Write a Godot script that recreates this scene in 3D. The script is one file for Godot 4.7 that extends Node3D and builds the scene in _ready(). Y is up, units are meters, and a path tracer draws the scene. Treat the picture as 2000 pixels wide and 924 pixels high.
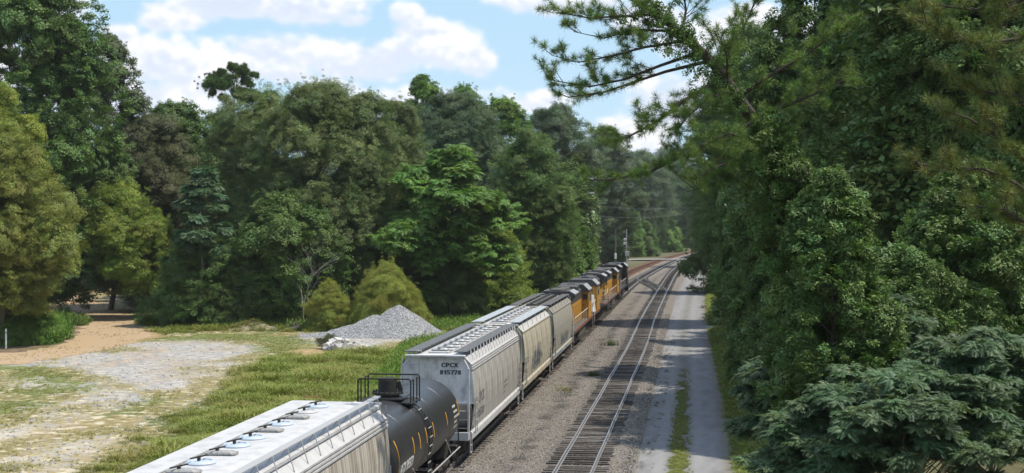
extends Node3D
# A freight train on a main line beside a siding and a gravel service road, seen from an overpass.
# Units are metres; the camera looks along -Z, "d" below is the distance ahead of it (d = -z).

const RAIL := 0.32          # top of rail above the ground sheet
const TAU2 := TAU

# centre lines as (x, d)
const MAIN := [[-20, -13.5], [56.7, -3.3], [203, 16.2], [240, 21.4], [291, 29.6], [340, 37.9], [437, 56.0], [530, 76.5], [620, 101.0], [700, 128.0]]
const SIDING := [[-20, -7.9], [54.75, 2.42], [88, 7.0], [111, 10.15], [148, 14.9], [207, 22.9], [223, 25.1], [306, 37.0], [345, 43.6], [375, 50.5], [410, 61.0], [450, 76.0]]
const OUTER := [[150, 4.6], [203, 11.9], [240, 17.0], [291, 25.1], [340, 33.4], [437, 51.4], [530, 71.6], [620, 95.5], [700, 121.5]]
const ROAD := [[-20, -3.2], [55, 6.75], [90, 11.4], [136, 17.3], [227, 30.2], [341, 47.0], [400, 58.0], [440, 70.0]]

var rng := RandomNumberGenerator.new()
var noise_a := FastNoiseLite.new()
var noise_b := FastNoiseLite.new()
var taken := {}
var M := {}


# ---------------------------------------------------------------- mesh helpers
class Shape:
	var v := PackedVector3Array()
	var n := PackedVector3Array()
	var c := PackedColorArray()
	var uv := PackedVector2Array()
	var tint := Color.WHITE

	func tri(a: Vector3, b: Vector3, d: Vector3) -> void:
		var nn := (d - a).cross(b - a).normalized()
		v.append(a); v.append(b); v.append(d)
		n.append(nn); n.append(nn); n.append(nn)
		c.append(tint); c.append(tint); c.append(tint)

	func quad(a: Vector3, b: Vector3, d: Vector3, e: Vector3) -> void:
		tri(a, b, d)
		tri(a, d, e)

	func quad_out(a: Vector3, b: Vector3, d: Vector3, e: Vector3, from: Vector3) -> void:
		var nn := (d - a).cross(b - a)
		if nn.dot((a + b + d + e) * 0.25 - from) >= 0.0:
			quad(a, b, d, e)
		else:
			quad(e, d, b, a)

	func tri_out(a: Vector3, b: Vector3, d: Vector3, from: Vector3) -> void:
		if (d - a).cross(b - a).dot((a + b + d) / 3.0 - from) >= 0.0:
			tri(a, b, d)
		else:
			tri(d, b, a)

	func hexa(p: Array) -> void:   # 8 corners: bottom 0-3, top 4-7
		var m := Vector3.ZERO
		for q in p: m += q
		m /= 8.0
		quad_out(p[0], p[1], p[2], p[3], m); quad_out(p[4], p[5], p[6], p[7], m)
		for i in 4:
			var j := (i + 1) % 4
			quad_out(p[i], p[j], p[j + 4], p[i + 4], m)

	func box(at: Vector3, size: Vector3, basis := Basis()) -> void:
		var h := size * 0.5
		var p := []
		for y in [-1, 1]:
			for s in [[-1, -1], [1, -1], [1, 1], [-1, 1]]:
				p.append(at + basis * Vector3(s[0] * h.x, y * h.y, s[1] * h.z))
		hexa(p)

	# a box with its four upright and eight level edges cut back
	func soft_box(at: Vector3, size: Vector3, cut: float) -> void:
		var h := size * 0.5
		var rings := []
		for r in [[-h.y, cut], [-h.y + cut, 0.0], [h.y - cut, 0.0], [h.y, cut]]:
			var x: float = h.x - r[1]
			var z: float = h.z - r[1]
			var k := minf(cut, minf(x, z) * 0.5)
			var ring := []
			for s in [[x, z - k], [x - k, z], [-x + k, z], [-x, z - k], [-x, -z + k], [-x + k, -z], [x - k, -z], [x, -z + k]]:
				ring.append(at + Vector3(s[0], r[0], s[1]))
			rings.append(ring)
		for i in 3:
			for j in 8:
				var k2 := (j + 1) % 8
				quad_out(rings[i][j], rings[i][k2], rings[i + 1][k2], rings[i + 1][j], at)
		for r2 in [0, 3]:
			var mid: Vector3 = at + Vector3(0, -h.y if r2 == 0 else h.y, 0)
			for j in 8:
				tri_out(mid, rings[r2][j], rings[r2][(j + 1) % 8], at)

	func smooth_quad(a: Vector3, b: Vector3, d: Vector3, e: Vector3, na: Vector3, nb: Vector3, nd: Vector3, ne: Vector3) -> void:
		var f := (d - a).cross(b - a)
		if f.dot(na + nb + nd + ne) >= 0.0:
			for q in [[a, na], [b, nb], [d, nd], [a, na], [d, nd], [e, ne]]:
				v.append(q[0]); n.append(q[1]); c.append(tint)
		else:
			for q in [[a, na], [d, nd], [b, nb], [a, na], [e, ne], [d, nd]]:
				v.append(q[0]); n.append(q[1]); c.append(tint)

	func tube(points: Array, radii: Array, sides := 6, caps := true) -> void:
		var ring0 := []
		var norm0 := []
		var side := Vector3.ZERO
		for i in points.size():
			var p: Vector3 = points[i]
			var t: Vector3
			if i == 0: t = points[1] - p
			elif i == points.size() - 1: t = p - points[i - 1]
			else: t = points[i + 1] - points[i - 1]
			t = t.normalized()
			if side == Vector3.ZERO:
				side = t.cross(Vector3.UP if absf(t.y) < 0.9 else Vector3.RIGHT).normalized()
			else:
				side = (side - t * side.dot(t)).normalized()
			var up := side.cross(t)
			var r: float = radii[i] if i < radii.size() else radii[radii.size() - 1]
			var ring := []
			var norm := []
			for k in sides:
				var a := TAU * k / sides
				var q := side * cos(a) + up * sin(a)
				ring.append(p + q * r)
				norm.append(q)
			if i > 0:
				for k in sides:
					var k2 := (k + 1) % sides
					smooth_quad(ring0[k], ring0[k2], ring[k2], ring[k], norm0[k], norm0[k2], norm[k2], norm[k])
			if caps and (i == 0 or i == points.size() - 1):
				for k in range(1, sides - 1):
					tri_out(ring[0], ring[k], ring[k + 1], p + (t if i == 0 else -t))
			ring0 = ring
			norm0 = norm

	func bar(a: Vector3, b: Vector3, r: float, sides := 6) -> void:
		tube([a, b], [r, r], sides)

	# turns a profile of (radius, along) round an axis
	func lathe(at: Vector3, axis: Vector3, prof: Array, sides := 20) -> void:
		axis = axis.normalized()
		var s := axis.cross(Vector3.UP if absf(axis.y) < 0.9 else Vector3.RIGHT).normalized()
		var u := s.cross(axis)
		for i in prof.size() - 1:
			var p0: Array = prof[i]
			var p1: Array = prof[i + 1]
			var dr: float = p1[0] - p0[0]
			var da: float = p1[1] - p0[1]
			for k in sides:
				var a0 := TAU * k / sides
				var a1 := TAU * (k + 1) / sides
				var q0 := s * cos(a0) + u * sin(a0)
				var q1 := s * cos(a1) + u * sin(a1)
				var n0 := (q0 * da - axis * dr).normalized()
				var n1 := (q1 * da - axis * dr).normalized()
				if da < 0.0 or (da == 0.0 and dr > 0.0):
					n0 = n0; n1 = n1
				smooth_quad(at + q0 * p0[0] + axis * p0[1], at + q1 * p0[0] + axis * p0[1], at + q1 * p1[0] + axis * p1[1], at + q0 * p1[0] + axis * p1[1], n0, n1, n1, n0)

	# pulls an open outline of (x, y) along z
	func pull(outline: Array, z0: float, z1: float, inside: Vector2) -> void:
		for i in outline.size() - 1:
			var a: Vector2 = outline[i]
			var b: Vector2 = outline[i + 1]
			quad_out(Vector3(a.x, a.y, z0), Vector3(b.x, b.y, z0), Vector3(b.x, b.y, z1), Vector3(a.x, a.y, z1), Vector3(inside.x, inside.y, (z0 + z1) * 0.5))

	# closes an outline at z
	func face(outline: Array, z: float, outward: float) -> void:
		var pts := PackedVector2Array(outline)
		var idx := Geometry2D.triangulate_polygon(pts)
		for i in range(0, idx.size(), 3):
			var a := pts[idx[i]]
			var b := pts[idx[i + 1]]
			var d := pts[idx[i + 2]]
			tri_out(Vector3(a.x, a.y, z), Vector3(b.x, b.y, z), Vector3(d.x, d.y, z), Vector3(a.x, a.y, z - outward))

	func mesh(colours := false) -> ArrayMesh:
		var arr := []
		arr.resize(Mesh.ARRAY_MAX)
		arr[Mesh.ARRAY_VERTEX] = v
		arr[Mesh.ARRAY_NORMAL] = n
		if colours: arr[Mesh.ARRAY_COLOR] = c
		if uv.size() == v.size() and uv.size() > 0: arr[Mesh.ARRAY_TEX_UV] = uv
		var m := ArrayMesh.new()
		m.add_surface_from_arrays(Mesh.PRIMITIVE_TRIANGLES, arr)
		return m


func lin(r: float, g: float, b: float) -> Color:
	return Color(r, g, b).linear_to_srgb()


func numbered(called: String) -> String:
	if not taken.has(called):
		taken[called] = 0
		return called
	taken[called] += 1
	return "%s_%03d" % [called, taken[called]]


func tag(o: Node3D, label: String, category: String, group := "", kind := "") -> Node3D:
	o.set_meta("label", label)
	if category: o.set_meta("category", category)
	if group: o.set_meta("group", group)
	if kind: o.set_meta("kind", kind)
	return o


func thing(called: String, label: String, category: String, at := Vector3.ZERO, turn := 0.0, group := "") -> Node3D:
	var o := Node3D.new()
	o.name = numbered(called)
	add_child(o)
	o.position = at
	o.rotation.y = turn
	tag(o, label, category, group)
	return o


func part(called: String, shape, mat: Material, parent: Node3D = null, colours := false) -> MeshInstance3D:
	var o := MeshInstance3D.new()
	o.mesh = shape.mesh(colours) if shape is Shape else shape
	o.material_override = mat
	o.cast_shadow = GeometryInstance3D.SHADOW_CASTING_SETTING_ON
	if parent == null:
		o.name = numbered(called)
		add_child(o)
	else:
		o.name = called
		parent.add_child(o, true)
	return o


func structure(called: String, shape, mat: Material, colours := false) -> MeshInstance3D:
	var o := part(called, shape, mat, null, colours)
	o.set_meta("kind", "structure")
	return o


func copies(called: String, mesh: Mesh, mat: Material, where: Array, tints: PackedColorArray, parent: Node3D = null) -> MultiMeshInstance3D:
	var mm := MultiMesh.new()
	mm.transform_format = MultiMesh.TRANSFORM_3D
	mm.use_colors = true
	mm.mesh = mesh
	mm.instance_count = where.size()
	for i in where.size():
		mm.set_instance_transform(i, where[i])
		mm.set_instance_color(i, tints[i])
	var o := MultiMeshInstance3D.new()
	o.multimesh = mm
	o.material_override = mat
	if parent == null:
		o.name = numbered(called)
		add_child(o)
	else:
		o.name = called
		parent.add_child(o, true)
	o.set_meta("kind", "stuff")
	return o


func noise_tex(seed_: int, freq: float, octaves: int, stops: Array, size := 512, type := FastNoiseLite.TYPE_SIMPLEX_SMOOTH, cell := -1) -> NoiseTexture2D:
	var f := FastNoiseLite.new()
	f.seed = seed_
	f.frequency = freq
	f.noise_type = type
	f.fractal_octaves = octaves
	if octaves <= 1: f.fractal_type = FastNoiseLite.FRACTAL_NONE
	if cell >= 0: f.cellular_return_type = cell
	var t := NoiseTexture2D.new()
	t.width = size
	t.height = size
	t.seamless = true
	t.noise = f
	if stops.size() > 0:
		var g := Gradient.new()
		g.offsets = PackedFloat32Array(stops.map(func(s): return s[0]))
		g.colors = PackedColorArray(stops.map(func(s): return s[1]))
		t.color_ramp = g
	return t


func grey(x: float) -> Color:
	return Color(x, x, x)


func mat(name_: String, col: Color, rough := 0.8, metal := 0.0) -> StandardMaterial3D:
	var m := StandardMaterial3D.new()
	m.resource_name = name_
	m.albedo_color = col
	m.roughness = rough
	m.metallic = metal
	m.cull_mode = BaseMaterial3D.CULL_DISABLED
	M[name_] = m
	return m


func tri_tex(m: StandardMaterial3D, tex: Texture2D, scale_: Vector3, world := false) -> StandardMaterial3D:
	m.albedo_texture = tex
	m.uv1_triplanar = true
	m.uv1_world_triplanar = world
	m.uv1_scale = scale_
	return m


func bump(m: StandardMaterial3D, tex: Texture2D, depth_cm: float) -> StandardMaterial3D:
	m.heightmap_enabled = true
	m.heightmap_texture = tex
	m.heightmap_scale = depth_cm
	return m


# x of a centre line at distance d (smooth between the listed points)
func line_x(line: Array, d: float) -> float:
	var n := line.size()
	if d <= line[0][0]: return line[0][1] + (d - line[0][0]) * (line[1][1] - line[0][1]) / float(line[1][0] - line[0][0])
	for i in n - 1:
		if d <= line[i + 1][0] or i == n - 2:
			var d0: float = line[i][0]
			var d1: float = line[i + 1][0]
			var s1: float = (line[i + 1][1] - line[i][1]) / (d1 - d0)
			var s0 := s1
			var s2 := s1
			if i > 0: s0 = (line[i][1] - line[i - 1][1]) / float(line[i][0] - line[i - 1][0])
			if i < n - 2: s2 = (line[i + 2][1] - line[i + 1][1]) / float(line[i + 2][0] - line[i + 1][0])
			var m0 := (s0 + s1) * 0.5
			var m1 := (s1 + s2) * 0.5
			var t := (d - d0) / (d1 - d0)
			var h := d1 - d0
			var t2 := t * t
			var t3 := t2 * t
			return (2 * t3 - 3 * t2 + 1) * line[i][1] + (t3 - 2 * t2 + t) * h * m0 + (-2 * t3 + 3 * t2) * line[i + 1][1] + (t3 - t2) * h * m1
	return 0.0


func line_dir(line: Array, d: float) -> Vector3:
	return Vector3(line_x(line, d + 0.5) - line_x(line, d - 0.5), 0, -1).normalized()


func smooth(a: float, b: float, x: float) -> float:
	var t := clampf((x - a) / (b - a), 0.0, 1.0)
	return t * t * (3.0 - 2.0 * t)


# ---------------------------------------------------------------- sky
var puffs: Array = []

func lay_out_puffs() -> void:
	# centre azimuth, elevation, half width, half height (degrees), brightness of its tops, strength
	puffs = [
		[-14.05, 8.48, 1.34, 0.74, 1.00, 1.00],
		[-14.49, 8.22, 1.08, 0.48, 0.90, 1.00],
		[-16.11, 7.68, 0.97, 0.56, 1.00, 1.00],
		[-8.43, 9.19, 2.59, 1.19, 1.00, 1.00],
		[-10.38, 9.41, 3.68, 1.04, 0.40, 1.00],
		[-12.11, 9.08, 2.59, 0.86, 0.30, 1.00],
		[-6.70, 8.54, 0.86, 0.39, 0.90, 1.00],
		[-15.13, 6.70, 2.38, 1.19, 0.70, 0.90],
		[-12.54, 6.27, 2.59, 1.19, 0.55, 0.85],
		[-9.95, 7.13, 2.38, 0.86, 0.30, 0.75],
		[-9.51, 6.27, 1.51, 0.52, 0.90, 0.90],
		[-7.78, 5.62, 1.30, 0.65, 1.10, 1.00],
		[-11.24, 6.49, 1.30, 0.61, 1.00, 0.80],
		[-6.70, 6.70, 2.38, 1.08, 0.35, 0.70],
		[-4.43, 8.76, 0.82, 0.56, 1.10, 1.00],
		[-3.68, 8.22, 1.51, 0.56, 0.20, 1.00],
		[-2.59, 7.35, 1.73, 1.12, 1.20, 1.10],
		[-4.32, 7.24, 1.51, 0.78, 0.70, 1.00],
		[-1.51, 6.92, 0.91, 0.91, 1.20, 1.05],
		[-5.19, 6.92, 1.30, 0.86, 0.40, 0.80],
		[-3.24, 5.19, 3.46, 0.65, 0.10, 0.45],
		[-6.49, 4.86, 3.03, 0.86, 0.40, 0.60],
		[1.41, 5.19, 1.19, 0.52, 1.00, 1.00],
		[0.22, 4.97, 1.08, 0.35, 0.80, 0.80],
		[2.38, 9.30, 2.81, 0.61, 0.50, 0.80],
		[0.22, 9.41, 1.30, 0.39, 0.50, 0.70],
		[5.62, 8.65, 1.95, 0.86, 0.80, 0.90],
		[4.97, 3.68, 1.95, 0.97, 0.90, 0.90],
		[7.35, 5.19, 2.59, 1.30, 0.60, 0.80],
		[-18.38, 8.65, 1.51, 1.30, 0.80, 0.80],
		[-20.32, 6.05, 2.38, 1.08, 0.70, 0.80],
		[-15.57, 4.97, 3.24, 1.08, 0.30, 0.70],
		[-1.08, 2.38, 4.32, 0.86, 0.50, 0.60],
		[10.81, 7.78, 4.32, 1.30, 0.80, 0.90],
		[17.30, 6.27, 4.32, 1.51, 0.70, 0.90],
		[14.05, 10.81, 3.24, 1.30, 0.80, 0.90],
	]
	var r := RandomNumberGenerator.new()
	r.seed = 77
	for i in 70:     # the same broken cumulus all round
		var az := r.randf_range(-180, 180)
		var el := 2.0 + pow(r.randf(), 1.4) * 60.0
		if absf(az) < 27.0 and el < 14.0: continue
		var w := r.randf_range(2.5, 6.0) * (1.0 + el * 0.05)
		puffs.append([az, el, w, w * r.randf_range(0.32, 0.5), 1.0, r.randf_range(0.8, 1.1)])
		for k in 3:
			puffs.append([az + r.randf_range(-1, 1) * w, el + r.randf_range(-0.1, 0.3) * w, w * 0.55, w * 0.3, 1.0, 0.9])


func puffs_at(el: float, az_most: float) -> Array:
	return puffs.filter(func(p): return absf(el - p[1]) < 1.9 * p[3] and absf(p[0]) < az_most + 1.7 * p[2])


func sky_at(az: float, el: float, near: Array) -> Color:
	# plain air
	var t := clampf(el / 60.0, 0.0, 1.0)
	var air := Color(0.48, 0.64, 0.75).lerp(Color(0.40, 0.59, 0.75), smooth(0.0, 10.0, el)).lerp(Color(0.15, 0.31, 0.60), pow(t, 0.7) * smooth(4.0, 25.0, el))
	# clouds
	var ca := cos(deg_to_rad(el))
	var q := Vector3(sin(deg_to_rad(az)) * ca, sin(deg_to_rad(el)) * 1.5, cos(deg_to_rad(az)) * ca) * 100.0
	var n1 := noise_a.get_noise_3dv(q)
	var n2 := noise_b.get_noise_3dv(q)
	var best := -9.0
	var tone := 0.0
	var wsum := 0.0001
	for p in near:
		var dx: float = az - p[0]
		if dx > 180.0: dx -= 360.0
		elif dx < -180.0: dx += 360.0
		dx /= p[2]
		if absf(dx) > 1.7: continue
		var dy: float = (el - p[1]) / p[3]
		if absf(dy) > 1.9: continue
		if dy < 0.0: dy *= 1.25
		var k: float = (1.0 - dx * dx - dy * dy) * p[5]
		if k > best: best = k
		var w := exp(3.0 * k)
		tone += w * (p[4] * 0.5 + dy * 0.62 + dx * 0.16)
		wsum += w
	if best < -1.2: return air
	tone /= wsum
	var dens := best + n1 * 0.75 + n2 * 0.34
	var cover := smooth(-0.35, 0.5, dens)
	var lit := smooth(-0.2, 1.15, tone + n1 * 1.0 + n2 * 0.8)
	var thick := smooth(0.1, 1.2, dens)
	var cloud := Color(0.53, 0.60, 0.73).lerp(Color(0.84, 0.83, 0.84), lit)
	cloud = cloud.lerp(Color(0.74, 0.76, 0.79), (1.0 - thick) * 0.4)
	return air.lerp(cloud, cover * 0.97)


func make_sky() -> PanoramaSkyMaterial:
	lay_out_puffs()
	noise_a.seed = 11
	noise_a.frequency = 0.17
	noise_a.fractal_octaves = 4
	noise_b.seed = 23
	noise_b.frequency = 0.75
	noise_b.fractal_octaves = 3
	var W := 4096
	var H := 2048
	var small := Image.create_empty(512, 256, false, Image.FORMAT_RGBF)
	for y in 256:
		var el := 90.0 - (y + 0.5) / 256.0 * 180.0
		var near := puffs_at(maxf(el, 0.0), 400.0)
		for x in 512:
			if el > -3.0:
				small.set_pixel(x, y, sky_at(wrapf((x + 0.5) / 512.0 * 360.0, -180.0, 180.0), maxf(el, 0.0), near))
			else:
				small.set_pixel(x, y, Color(0.30, 0.31, 0.28))
	small.resize(W, H, Image.INTERPOLATE_CUBIC)
	for y in range(int(H * (0.5 - 15.0 / 180.0)), H / 2 + 4):
		var el := 90.0 - (y + 0.5) / H * 180.0
		var near := puffs_at(maxf(el, 0.0), 27.0)
		for k in range(-int(W * 27.0 / 360.0), int(W * 27.0 / 360.0)):
			small.set_pixel(posmod(k, W), y, sky_at((k + 0.5) / W * 360.0, maxf(el, 0.0), near))
	var s := PanoramaSkyMaterial.new()
	s.panorama = ImageTexture.create_from_image(small)
	return s


# ---------------------------------------------------------------- materials
func make_materials() -> void:
	var stone_stops := [[0.0, lin(0.50, 0.46, 0.41)], [0.25, lin(0.95, 0.9, 0.84)], [0.5, lin(0.62, 0.58, 0.53)], [0.75, lin(1.0, 0.98, 0.95)], [1.0, lin(0.36, 0.33, 0.3)]]
	var stones := noise_tex(3, 0.09, 1, stone_stops, 512, FastNoiseLite.TYPE_CELLULAR, FastNoiseLite.RETURN_CELL_VALUE)
	var stones_h := noise_tex(3, 0.09, 1, [], 512, FastNoiseLite.TYPE_CELLULAR, FastNoiseLite.RETURN_DISTANCE)
	var blotch := noise_tex(5, 0.012, 5, [[0.0, grey(0.72)], [0.5, grey(0.93)], [1.0, grey(1.0)]])
	var streak := noise_tex(8, 0.02, 5, [[0.0, lin(0.30, 0.28, 0.25)], [0.42, lin(0.60, 0.58, 0.55)], [0.55, lin(0.84, 0.83, 0.81)], [0.7, lin(0.98, 0.98, 0.97)], [1.0, grey(1.0)]])
	var grime := noise_tex(9, 0.018, 5, [[0.0, lin(0.30, 0.27, 0.24)], [0.4, lin(0.68, 0.66, 0.63)], [0.65, lin(0.9, 0.89, 0.88)], [1.0, grey(1.0)]])
	var wood := noise_tex(12, 0.03, 4, [[0.0, lin(0.35, 0.33, 0.31)], [0.5, lin(0.8, 0.78, 0.76)], [1.0, lin(1.0, 1.0, 1.0)]])
	var bark := noise_tex(14, 0.03, 4, [[0.0, lin(0.3, 0.28, 0.26)], [0.5, lin(0.75, 0.72, 0.7)], [1.0, grey(1.0)]])
	var speck := noise_tex(15, 0.2, 3, [[0.0, grey(0.55)], [0.45, grey(0.92)], [1.0, grey(1.0)]])
	M.speck = speck

	var m := mat("ground", lin(0.11, 0.10, 0.05), 0.95)
	tri_tex(m, noise_tex(20, 0.03, 5, [[0.0, lin(0.45, 0.42, 0.35)], [0.5, lin(0.8, 0.85, 0.6)], [1.0, grey(1.0)]]), Vector3(0.11, 0.11, 0.11), true)
	m = mat("ballast", lin(1, 1, 1), 0.95)
	m.vertex_color_use_as_albedo = true
	bump(tri_tex(m, stones, Vector3(0.42, 0.42, 0.42), true), stones_h, 3.0)
	m = mat("gravel", lin(1, 1, 1), 0.95)
	m.vertex_color_use_as_albedo = true
	bump(tri_tex(m, noise_tex(24, 0.14, 4, [[0.0, lin(0.55, 0.53, 0.5)], [0.5, lin(0.88, 0.87, 0.86)], [1.0, grey(1.0)]]), Vector3(0.5, 0.5, 0.5), true), stones_h, 1.2)
	m = mat("dirt", lin(1, 1, 1), 0.95)
	m.vertex_color_use_as_albedo = true
	tri_tex(m, noise_tex(26, 0.05, 5, [[0.0, lin(0.6, 0.55, 0.5)], [0.45, lin(0.92, 0.9, 0.88)], [1.0, grey(1.0)]]), Vector3(0.2, 0.2, 0.2), true)
	m = mat("stone", lin(1, 1, 1), 0.9)
	m.vertex_color_use_as_albedo = true

	for k in 4:
		m = mat("tie_%d" % k, [lin(0.10, 0.09, 0.082), lin(0.17, 0.158, 0.148), lin(0.06, 0.054, 0.05), lin(0.26, 0.245, 0.23)][k], 0.92)
		tri_tex(m, wood, Vector3(0.12, 1.6, 2.2))
	m = mat("rail_worn", lin(0.40, 0.37, 0.36), 0.34, 0.75)
	m = mat("rail_rust", lin(0.16, 0.085, 0.05), 0.85)
	tri_tex(m, speck, Vector3(0.6, 0.6, 0.6))
	m = mat("steel", lin(0.32, 0.32, 0.33), 0.5, 0.3)
	m = mat("black_iron", lin(0.020, 0.019, 0.018), 0.7)
	tri_tex(m, speck, Vector3(0.7, 0.7, 0.7))
	m = mat("truck_iron", lin(0.045, 0.037, 0.031), 0.85)
	tri_tex(m, blotch, Vector3(0.7, 0.7, 0.7))
	m = mat("wheel_rim", lin(0.16, 0.15, 0.14), 0.5, 0.4)

	# hoppers
	m = mat("hopper_white", lin(0.50, 0.50, 0.51), 0.55)
	tri_tex(m, noise_tex(31, 0.012, 5, [[0.0, grey(0.86)], [0.5, grey(0.97)], [1.0, grey(1.0)]]), Vector3(0.25, 0.25, 0.25))
	m = mat("hopper_beige", lin(0.46, 0.43, 0.385), 0.6)
	tri_tex(m, streak, Vector3(0.5, 0.035, 0.5))
	m = mat("hopper_grey", lin(0.46, 0.45, 0.43), 0.6)
	tri_tex(m, streak, Vector3(0.55, 0.05, 0.55))
	m = mat("hopper_end", lin(0.70, 0.71, 0.73), 0.55)  # cleaner paint than the sides, whitened further to stand in for sky light
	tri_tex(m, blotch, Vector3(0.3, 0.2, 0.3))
	m = mat("hopper_cream", lin(0.56, 0.53, 0.44), 0.6)
	tri_tex(m, streak, Vector3(0.4, 0.04, 0.4))
	m = mat("hopper_dull", lin(0.42, 0.415, 0.38), 0.65)
	tri_tex(m, grime, Vector3(0.45, 0.045, 0.45))
	m = mat("board_grey", lin(0.115, 0.12, 0.13), 0.7)
	tri_tex(m, blotch, Vector3(0.9, 0.9, 0.25))
	m = mat("board_pale", lin(0.40, 0.44, 0.48), 0.65)
	tri_tex(m, blotch, Vector3(0.9, 0.9, 0.25))
	m = mat("board_dark", lin(0.10, 0.10, 0.105), 0.8)
	tri_tex(m, grime, Vector3(0.9, 0.9, 0.25))
	m = mat("roof_grime", lin(0.30, 0.29, 0.27), 0.75)
	tri_tex(m, grime, Vector3(0.5, 0.5, 0.22))
	m = mat("hatch_blue", lin(0.40, 0.47, 0.55), 0.5)
	m = mat("hatch_grey", lin(0.36, 0.355, 0.345), 0.65)
	tri_tex(m, blotch, Vector3(1.2, 1.2, 1.2))
	m = mat("galvanised", lin(0.42, 0.42, 0.42), 0.5, 0.35)
	m = mat("letter_dark", lin(0.035, 0.04, 0.05), 0.7)
	m = mat("letter_faded", lin(0.17, 0.165, 0.16), 0.8)
	m = mat("letter_white", lin(0.62, 0.62, 0.6), 0.7)
	m = mat("paint_slate", lin(0.10, 0.125, 0.155), 0.6)
	m = mat("paint_blue", lin(0.10, 0.22, 0.36), 0.6)
	m = mat("paint_rust", lin(0.20, 0.09, 0.045), 0.85)
	m = mat("tank_black", lin(0.034, 0.034, 0.037), 0.42)
	m.roughness_texture = noise_tex(36, 0.02, 4, [[0.0, grey(0.7)], [1.0, grey(1.0)]])
	tri_tex(m, noise_tex(37, 0.02, 5, [[0.0, lin(0.6, 0.6, 0.6)], [0.5, lin(0.85, 0.85, 0.85)], [0.8, grey(1.0)], [1.0, grey(1.0)]]), Vector3(0.45, 0.12, 0.45))
	m = mat("stripe_yellow", lin(0.60, 0.30, 0.03), 0.5)

	# engines
	m = mat("engine_yellow", lin(0.56, 0.30, 0.04), 0.6)
	tri_tex(m, grime, Vector3(0.6, 0.25, 0.6))
	m = mat("engine_roof", lin(0.075, 0.075, 0.08), 0.6)
	tri_tex(m, grime, Vector3(0.5, 0.5, 0.5))
	m = mat("engine_wing", lin(0.36, 0.36, 0.37), 0.45)
	tri_tex(m, blotch, Vector3(0.8, 0.8, 0.8))
	m = mat("engine_black", lin(0.016, 0.016, 0.018), 0.45)
	tri_tex(m, blotch, Vector3(0.6, 0.6, 0.6))
	m = mat("engine_red", lin(0.30, 0.06, 0.03), 0.6)
	m = mat("engine_frame", lin(0.11, 0.105, 0.10), 0.75)
	tri_tex(m, grime, Vector3(0.7, 0.7, 0.7))
	m = mat("handrail", lin(0.55, 0.52, 0.47), 0.6)
	m = mat("glass_dark", lin(0.03, 0.035, 0.035), 0.12)

	# plants
	for p in [["leaf", 0.54, 0.5], ["needle", 0.55, 0.4], ["blade", 0.6, 0.5]]:
		m = mat(p[0], lin(1, 1, 1), p[1])
		m.vertex_color_use_as_albedo = true
		m.metallic_specular = 0.42
		m.backlight_enabled = true
		m.backlight = lin(p[2] * 0.85, p[2], p[2] * 0.45)
	m = mat("bark", lin(0.17, 0.145, 0.125), 0.95)
	bump(tri_tex(m, bark, Vector3(1.4, 0.35, 1.4)), bark, 4.0)
	m = mat("bark_pine", lin(0.095, 0.075, 0.066), 0.95)
	bump(tri_tex(m, bark, Vector3(1.6, 0.5, 1.6)), bark, 5.0)
	m = mat("dead_wood", lin(0.36, 0.34, 0.31), 0.9)
	m = mat("pole_wood", lin(0.20, 0.165, 0.13), 0.9)
	tri_tex(m, wood, Vector3(1.5, 0.2, 1.5))
	m = mat("white_paint", lin(0.72, 0.72, 0.70), 0.6)
	m = mat("wire", lin(0.22, 0.23, 0.24), 0.6)
	m = mat("concrete", lin(0.27, 0.265, 0.255), 0.9)
	tri_tex(m, blotch, Vector3(0.2, 0.2, 0.2), true)


# ---------------------------------------------------------------- ground
# a ribbon that follows a centre line between two offsets; colour_of(d, offset) gives its base colour
func ribbon(line: Array, d0: float, d1: float, step: float, offsets: Array, heights: Array, colour_of: Callable, ragged := 0.0) -> Shape:
	var s := Shape.new()
	var prev := []
	var prevc := []
	var d := d0
	while d <= d1 + 0.001:
		var row := []
		var rowc := []
		var x := line_x(line, d)
		for i in offsets.size():
			var o: float = offsets[i]
			if ragged > 0.0 and (i == 0 or i == offsets.size() - 1):
				o += signf(o) * absf(noise_a.get_noise_2d(d * 4.0, 500.0 + i * 90.0) * ragged * 2.0 + noise_b.get_noise_2d(d * 3.0, 90.0 + i * 50.0) * ragged)
			row.append(Vector3(x + o, heights[i], -d))
			rowc.append(colour_of.call(d, o))
		if prev.size() > 0:
			for i in offsets.size() - 1:
				for k in [[prev[i], prevc[i]], [row[i], rowc[i]], [row[i + 1], rowc[i + 1]], [prev[i], prevc[i]], [row[i + 1], rowc[i + 1]], [prev[i + 1], prevc[i + 1]]]:
					s.v.append(k[0]); s.n.append(Vector3.UP); s.c.append(k[1])
		prev = row
		prevc = rowc
		d += step * (1.0 if d < 130.0 else 2.0)
	return s


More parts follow.
